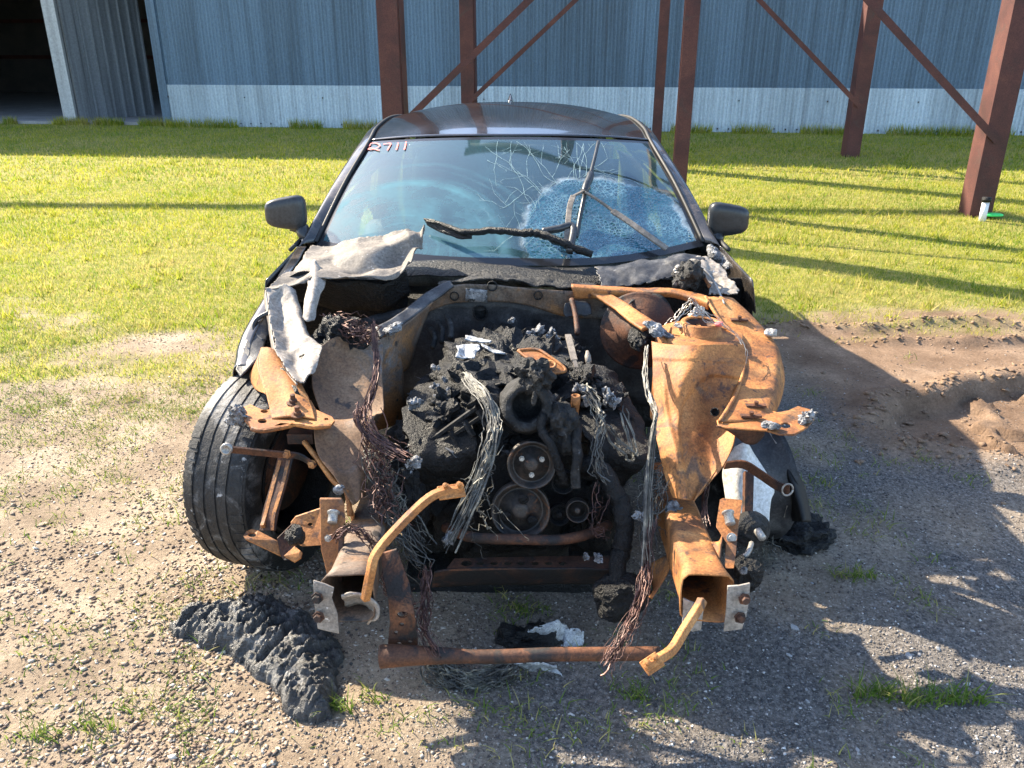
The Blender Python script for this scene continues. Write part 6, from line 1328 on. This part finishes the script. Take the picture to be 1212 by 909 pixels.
lump("compressor_mass", Q('e4', 630, 480, 2.16), (0.045, 0.05, 0.07), M['char_grey'], eng, 0.4, 20, 9, 4, None, 3, 0.2)
m_ = MB(); m_.lathe(Q('e4', 732, 340, 2.18), (0, -0.1, 1), [(0.010, -.03), (0.012, .02), (0.0135, .022), (0.0135, .05), (0.010, .052), (0.008, .03), (0, .03)], 12); m_.build("fuel_pipe", M['rust'], eng, True)
m_ = MB(); m_.plate(QL('c4', [(618, 435, 2.46), (640, 428, 2.47), (700, 432, 2.46), (760, 465, 2.42), (830, 520, 2.37), (822, 534, 2.36), (770, 532, 2.35), (720, 505, 2.37), (650, 460, 2.43)]), [], 0.006, (0, 0.3, -1)); pbk = m_.build("rusty_bracket", M['rust'], eng, bevel=0.002)
m_ = MB(); m_.tube(cat_pts(QL('c4', [(618, 435, 2.458), (700, 430, 2.458), (760, 463, 2.418), (832, 522, 2.366), (770, 534, 2.345), (720, 507, 2.366), (650, 462, 2.426), (618, 435, 2.458)]), 40), 0.005, 6); m_.lathe(Q('c4', 760, 508, 2.365), (0, -.3, 1), [(0.022, 0), (0.022, .010), (0.014, .011), (0.014, .002), (0, .002)], 16); m_.build("bracket_rim", M['rust'], pbk, True)
MB().bar(Q('c4', 842, 366, 2.56), Q('c4', 870, 480, 2.42), 0.020, 0.008, up=(0, -.4, 1)).bar(Q('c4', 870, 480, 2.42), Q('c4', 885, 530, 2.38), 0.012, 0.006, up=(0, -.4, 1)).build("dipstick_bracket", M['wiper'], eng)
m_ = MB(); q0, q1 = Q('c4', 928, 438, 2.46), Q('c4', 940, 538, 2.38)
m_.tube([q0, q0.lerp(q1, .15), q0.lerp(q1, .2), q0.lerp(q1, .5), q0.lerp(q1, .52), q1], [0.005, 0.008, 0.010, 0.010, 0.006, 0.006], 10); m_.build("spark_plug", M['wiper'], eng, True)
m_ = MB(); m_.tube(cat_pts(QL('c4', [(858, 205, 2.96), (875, 270, 2.90), (885, 360, 2.80)]), 8), 0.010, 8); m_.build("heater_pipe", M['rust_dark'], eng, True)
loft("heat_shield", [QL('c4', [(830, 225, 2.95), (880, 215, 2.96), (940, 230, 2.96)]), QL('c4', [(820, 285, 2.93), (890, 280, 2.94), (955, 270, 2.94)])], M['paint_burnt'], eng, 10, 8, 0.003, 0.012, 20, 3)
# melted blue-grey foil and ash on top
loft("foil_scrap", [QL('e5', [(605, 215, 2.58), (680, 205, 2.60), (745, 200, 2.60), (812, 215, 2.59)]), QL('e5', [(615, 270, 2.54), (690, 262, 2.57), (750, 255, 2.55), (808, 260, 2.56)]), QL('e5', [(605, 320, 2.50), (690, 330, 2.52), (745, 340, 2.51), (780, 300, 2.53)])], M['foil'], eng, 20, 16, 0.004, 0.008, 30, 3)
loft("foil_scrap", [QL('e5', [(690, 125, 2.66), (760, 145, 2.66), (840, 160, 2.64), (920, 185, 2.62)]), QL('e5', [(675, 160, 2.63), (750, 180, 2.63), (830, 190, 2.62), (910, 195, 2.61)])], M['foil'], eng, 20, 8, 0.005, 0.006, 30, 5)
loft("foil_scrap", [QL('e5', [(830, 200, 2.61), (920, 240, 2.59), (1000, 270, 2.58), (1055, 292, 2.57)]), QL('e5', [(845, 222, 2.59), (920, 268, 2.57), (980, 295, 2.56), (1040, 298, 2.56)])], M['foil'], eng, 18, 7, 0.005, 0.005, 30, 7)
loft("foil_scrap", [QL('e5', [(600, 400, 2.44), (640, 370, 2.47), (720, 355, 2.5)]), QL('e5', [(600, 455, 2.42), (660, 420, 2.45), (735, 360, 2.49)])], M['char_grey'], eng, 14, 7, 0.004, 0.006, 30, 8)
for k, (c, x_, y_, Y_, r_) in enumerate((('e5', 420, 590, 2.40, .014), ('e5', 500, 520, 2.42, .01), ('e5', 470, 690, 2.36, .018), ('e5', 530, 650, 2.37, .016), ('e5', 240, 740, 2.34, .016), ('e5', 430, 420, 2.46, .012), ('c4', 290, 640, 2.38, .012), ('e4', 970, 250, 2.24, .022), ('e4', 1020, 290, 2.22, .016), ('e4', 760, 180, 2.22, .016), ('e4', 820, 260, 2.20, .013), ('e4', 380, 90, 2.24, .014), ('c4', 590, 295, 2.86, .010), ('c4', 690, 360, 2.80, .02), ('c4', 770, 372, 2.78, .018), ('c7', 1012, 610, 1.96, .014), ('c7', 180, 200, 2.08, .022), ('c7', 1200, 420, 2.0, .014), ('r2', 340, 360, 2.06, .018), ('r2', 100, 80, 2.16, .014), ('c7', 350, 520, 2.0, .016), ('c7', 960, 610, 1.96, .01))):
    lump("ash_fleck", Q(c, x_, y_, Y_), (r_ * 1.05, r_ * .6, r_ * .6), M['ash'], eng, 1.4, 60, k, 4, Matrix.Rotation(k * .7, 3, 'Y'), 2, 0.9)
col_ = lump("charred_column", Q('c7', 185, 380, 2.08), (0.034, 0.034, 0.12), M['char'], eng, 0.35, 18, 12, 4, None, 4, 0.2)
for k in range(3): hose("plug_lead", 'c4', [(215 + 40 * k, 330 - 25 * k, 2.92), (245 + 35 * k, 370 - 25 * k, 2.86), (235 + 40 * k, 420 - 20 * k, 2.80)], 0.012, M['char_grey'], 12, 20 + k)

# ---- burnt wiring
def harness(name, c, path, n, spread, r, mat, seed, flare=1.0, wig=0.5, par=car, k=26):
    m_ = MB(); wires(m_, [Q(*p) if isinstance(p[0], str) else Q(c, *p) for p in path], n, spread, r, seed, k, flare, wig); return m_.build(name, mat, par)
harness("wiring_loom", 'c4', [(380, 540, 2.36), (420, 590, 2.28), (480, 660, 2.20), (505, 760, 2.14), ('c7', 540, 60, 2.08), ('c7', 490, 230, 2.02), ('c7', 420, 400, 1.98), ('c7', 340, 560, 1.95)], 46, 0.012, 0.0017, M['wire_grey'], 1, 1.1, 0.6, eng, 36)
harness("wiring_loom", 'c7', [(540, 60, 2.07), (500, 200, 2.02), (480, 330, 2.0), (500, 430, 2.0), (560, 490, 1.98)], 9, 0.02, 0.0012, M['wire_grey'], 2, 1.6, 1.2, eng)
harness("wiring_loom", 'c3', [(960, 330, 2.46), (965, 450, 2.42), (975, 560, 2.38), (960, 680, 2.30), (910, 800, 2.24), ('c6', 930, 30, 2.14), ('c6', 960, 130, 2.10), ('c6', 1080, 210, 2.06), ('c6', 1180, 270, 2.02)], 22, 0.010, 0.0016, M['copper'], 3, 0.8, 0.7)
harness("wiring_loom", 'c6', [(960, 10, 2.14), (1000, 230, 2.08), (1030, 350, 2.04), (1040, 480, 2.0), (1100, 560, 1.96)], 26, 0.026, 0.0014, M['copper'], 4, 0.9, 1.0)
harness("wiring_loom", 'c7', [(10, 130, 2.10), (60, 250, 2.06), (90, 370, 2.02), (120, 470, 1.98), (260, 620, 1.94)], 34, 0.030, 0.0014, M['wire_grey'], 5, 0.8, 1.0)
harness("wiring_loom", 'c7', [(0, 60, 2.14), (70, 100, 2.10), (150, 150, 2.06)], 14, 0.008, 0.0016, M['copper'], 6, 0.8, 0.6)
harness("wiring_loom", 'l3', [(300, 690, 1.84), (400, 590, 1.83), (520, 590, 1.82), (640, 680, 1.82), (740, 790, 1.84)], 16, 0.010, 0.0014, M['copper'], 7, 0.6, 0.9)
harness("wiring_loom", 'c7', [(250, 640, 1.92), (240, 760, 1.86), (235, 860, 1.80), ('a2', 230, 420, 1.72), ('a2', 300, 520, 1.66)], 24, 0.012, 0.0014, M['copper'], 8, 0.8, 0.8)
harness("wiring_loom", 'c7', [(30, 600, 1.95), (60, 700, 1.90), (90, 780, 1.84), (150, 840, 1.78), (200, 800, 1.78)], 16, 0.014, 0.0014, M['copper'], 9, 0.8, 0.8)
harness("wiring_loom", 'c5', [(330, 455, 2.46), (320, 560, 2.38), (325, 680, 2.28), (345, 760, 2.22), ('c8', 330, 60, 2.12), ('c8', 300, 300, 2.04), ('c8', 280, 600, 1.94), ('c8', 280, 880, 1.86)], 12, 0.010, 0.0018, M['wire_grey'], 10, 0.9, 0.6)
harness("wiring_loom", 'a3', [(350, 60, 2.0), (330, 180, 1.94), (325, 300, 1.88), (300, 460, 1.80), (250, 600, 1.72), (180, 720, 1.66), (120, 830, 1.62)], 30, 0.013, 0.0014, M['copper'], 11, 0.9, 0.8)
harness("wiring_loom", 'r2', [(690, 10, 2.20), (670, 120, 2.12), (640, 300, 2.06), (640, 480, 2.0), (660, 590, 1.97)], 8, 0.006, 0.002, M['copper'], 12, 0.8, 0.5)
harness("wiring_loom", 'r2', [(60, 120, 2.14), (100, 60, 2.16), (200, 60, 2.14), (120, 250, 2.08), (60, 500, 2.02), (60, 800, 1.94)], 24, 0.026, 0.0014, M['wire_grey'], 13, 0.9, 1.0)
harness("wiring_loom", 'e4', [(800, 160, 2.22), (860, 260, 2.18), (890, 360, 2.14), (920, 480, 2.10), (880, 620, 2.06), (890, 760, 2.04), (960, 850, 2.02)], 14, 0.012, 0.0017, M['wire_grey'], 14, 0.9, 1.0)
harness("wiring_loom", 'e4', [(950, 440, 2.14), (1050, 560, 2.12), (1140, 650, 2.12), (1170, 620, 2.14), (1080, 300, 2.22)], 5, 0.010, 0.0024, M['wire_grey'], 15, 0.6, 0.8)
harness("wiring_loom", 'c7', [(1060, 490, 2.02), (1000, 480, 2.0), (1010, 400, 2.02), (1040, 250, 2.06)], 6, 0.014, 0.0014, M['copper'], 16, 0.9, 1.0)
harness("wiring_loom", 'c5', [(720, 365, 2.60), (640, 330, 2.62), (560, 250, 2.66), (500, 300, 2.66), (440, 360, 2.64)], 6, 0.012, 0.0014, M['steel'], 17, 0.6, 0.8)
harness("wiring_loom", 'c5', [(700, 360, 2.58), (780, 410, 2.56), (825, 490, 2.50), (820, 560, 2.44)], 3, 0.006, 0.0014, M['steel'], 18, 0.6, 0.6)
lump("melted_relay", Q('c5', 575, 318, 2.74), (0.024, 0.02, 0.03), M['steel'], car, 0.7, 30, 5, 4)
lump("melted_relay", Q('c5', 500, 370, 2.66), (0.028, 0.02, 0.008), M['ash'], car, 0.6, 30, 7, 4)
lump("red_connector", Q('c5', 695, 360, 2.60), (0.014, 0.012, 0.008), M['red_pen'], car, 0.4, 40, 2, 3)

# ================================================================== loose things on the ground
# charred lump of melted plastic
poly = [PZ(*src('a1', x_, y_), 0.01) for x_, y_ in [(85, 395), (130, 345), (200, 320), (300, 300), (400, 285), (470, 268), (540, 272), (600, 300), (640, 330), (690, 350), (760, 400), (840, 470), (850, 540), (820, 640), (830, 720), (800, 790), (720, 810), (640, 800), (600, 745), (560, 680), (520, 630), (470, 600), (430, 560), (380, 530), (330, 500), (240, 480), (180, 445), (110, 440)]]
PX = np.array([p.x for p in poly]); PY = np.array([p.y for p in poly])
gxx = np.arange(PX.min() - .02, PX.max() + .02, 0.0042); gyy = np.arange(PY.min() - .02, PY.max() + .02, 0.0042); AX, AY = np.meshgrid(gxx, gyy)
wxx = AX + (fbm(AX * 26, AY * 26, 5) - .5) * .045; wyy = AY + (fbm(AX * 26, AY * 26, 6) - .5) * .045
inside = np.zeros_like(AX, bool); dmin = np.full_like(AX, 9.0)
for k in range(len(PX)):
    x0_, y0_, x1_, y1_ = PX[k], PY[k], PX[(k + 1) % len(PX)], PY[(k + 1) % len(PX)]
    cond = (y0_ > wyy) != (y1_ > wyy); inside ^= cond & (wxx < (x1_ - x0_) * (wyy - y0_) / (y1_ - y0_ + 1e-12) + x0_)
    l2 = (x1_ - x0_) ** 2 + (y1_ - y0_) ** 2; t = np.clip(((wxx - x0_) * (x1_ - x0_) + (wyy - y0_) * (y1_ - y0_)) / l2, 0, 1)
    dmin = np.minimum(dmin, np.hypot(wxx - x0_ - t * (x1_ - x0_), wyy - y0_ - t * (y1_ - y0_)))
dd = np.where(inside, dmin, 0)
rdg = 1 - np.abs(fbm(AX * 22, AY * 22, 15) * 2 - 1); rdg2 = 1 - np.abs(fbm(AX * 55, AY * 55, 25) * 2 - 1)
wq = 3.2 * fbm(AX * 5, AY * 5, 61); wq2 = 3.2 * fbm(AX * 5, AY * 5, 62)
fold = np.abs(fbm((AX + AY) * 5 + wq, (AX - AY) * 17 + wq2, 63, 3) - .5) * 2
fine_ = fbm(AX * 90, AY * 90, 64)
HZ = ground_h(AX, AY) - 0.006 + np.where(inside, 0.012 + 0.080 * np.sqrt(np.clip(dd / 0.11, 0, 1)) * (0.55 + 0.7 * fbm(AX * 5, AY * 5, 33)) + np.clip(dd / .03, 0, 1) * (0.065 * (0.22 - fold) + 0.014 * (rdg2 - .6) + 0.026 * (fine_ - .5)), 0)
ok = inside; idx = np.full(AX.shape, -1); cnt = 0; cell = ok[:-1, :-1] | ok[1:, :-1] | ok[:-1, 1:] | ok[1:, 1:]
jj, ii2 = np.nonzero(cell); W_ = AX.shape[1]
fa = np.stack([jj * W_ + ii2, jj * W_ + ii2 + 1, (jj + 1) * W_ + ii2 + 1, (jj + 1) * W_ + ii2], -1); used, inv = np.unique(fa, return_inverse=True); fa = inv.reshape(-1, 4)
vv = np.stack([AX, AY, HZ], -1).reshape(-1, 3)[used]
tag(link("charred_lump", np_mesh("charred_lump", vv, fa), M['crust'], None, False), "crusted black lump of burnt melted plastic on the gravel at left", "burnt lump")
# foil scraps and wire pile by the lower tube
def scrap(rows, seed, label, mat='foil', cat="foil scrap"):
    o = loft("foil_scrap", [[QZ('a2', *p) for p in r] for r in rows], M[mat], None, 22, 16, 0.004, 0.012, 26, seed, ragged=0.2); return tag(o, label, cat)
scrap([[(708, 395, .06), (760, 378, .07), (830, 365, .07), (870, 385, .05)], [(720, 420, .03), (780, 410, .05), (840, 400, .05), (900, 400, .03)], [(740, 432, .02), (800, 435, .02), (860, 440, .02), (940, 440, .02)]], 3, "pale crumpled foil scrap behind the lower rusty tube")
scrap([[(860, 400, .05), (910, 395, .05), (945, 420, .03)], [(850, 440, .02), (900, 450, .02), (945, 450, .015)], [(850, 475, .01), (880, 480, .01), (920, 480, .01)]], 5, "small grey foil flake right of the pale crumpled scrap")
scrap([[(640, 545, .06), (700, 535, .07), (760, 530, .07), (830, 550, .05)], [(660, 560, .03), (720, 565, .04), (780, 560, .04), (840, 590, .02)], [(700, 580, .01), (750, 575, .02), (790, 580, .02), (848, 615, .01)]], 8, "grey foil scrap lying in front of the lower rusty tube")
tag(lump("charred_crust", QZ('a2', 710, 455, 0.01) + Vector((0, 0.02, 0.005)), (0.10, 0.045, 0.022), M['char'], None, 0.6, 14, 4, 4, ridge=0.4, flat_bottom=-0.006), "flat charred crust under the pale foil behind the tube", "burnt scrap")
wpile = MB(); wires(wpile, [QZ('a2', 250, 470, .13), QZ('a2', 300, 560, .06), QZ('a2', 420, 620, .03), QZ('a2', 540, 610, .03), QZ('a2', 640, 560, .04)], 60, 0.018, 0.0017, 41, 30, 0.7, 1.0); wires(wpile, [QZ('a2', 230, 500, .10), QZ('a2', 280, 600, .03), QZ('a2', 400, 650, .015), QZ('a2', 560, 620, .02)], 26, 0.018, 0.0015, 42, 30, 0.9, 1.0)
tag(wpile.build("wire_pile", M['wire_grey'], None), "tangled pile of burnt wires on the ground under the lower tube", "wires")

cb = MB(); rk = random.Random(9)
for k in range(260):
    an = rk.uniform(0, 6.28); rr_ = abs(rk.gauss(0.05, 0.10)); q = poly[rk.randrange(len(poly))]; x_, y_ = q.x + math.cos(an) * rr_, q.y + math.sin(an) * rr_
    z_ = float(ground_h(np.array([x_]), np.array([y_]))[0]); r_ = rk.uniform(.002, .008)
    cb.add([(x_ + r_ * rk.uniform(.5, 1.3), y_, z_), (x_, y_ + r_ * rk.uniform(.5, 1.2), z_), (x_ - r_ * rk.uniform(.5, 1.2), y_, z_), (x_, y_ - r_, z_), (x_ + r_ * rk.uniform(-.3, .3), y_, z_ + r_ * rk.uniform(.5, 1.1))], [(0, 1, 4), (1, 2, 4), (2, 3, 4), (3, 0, 4)])
tag(cb.build("char_crumbs", M['crust'], None), "loose black crumbs scattered round the charred lump", "crumbs", kind="stuff")
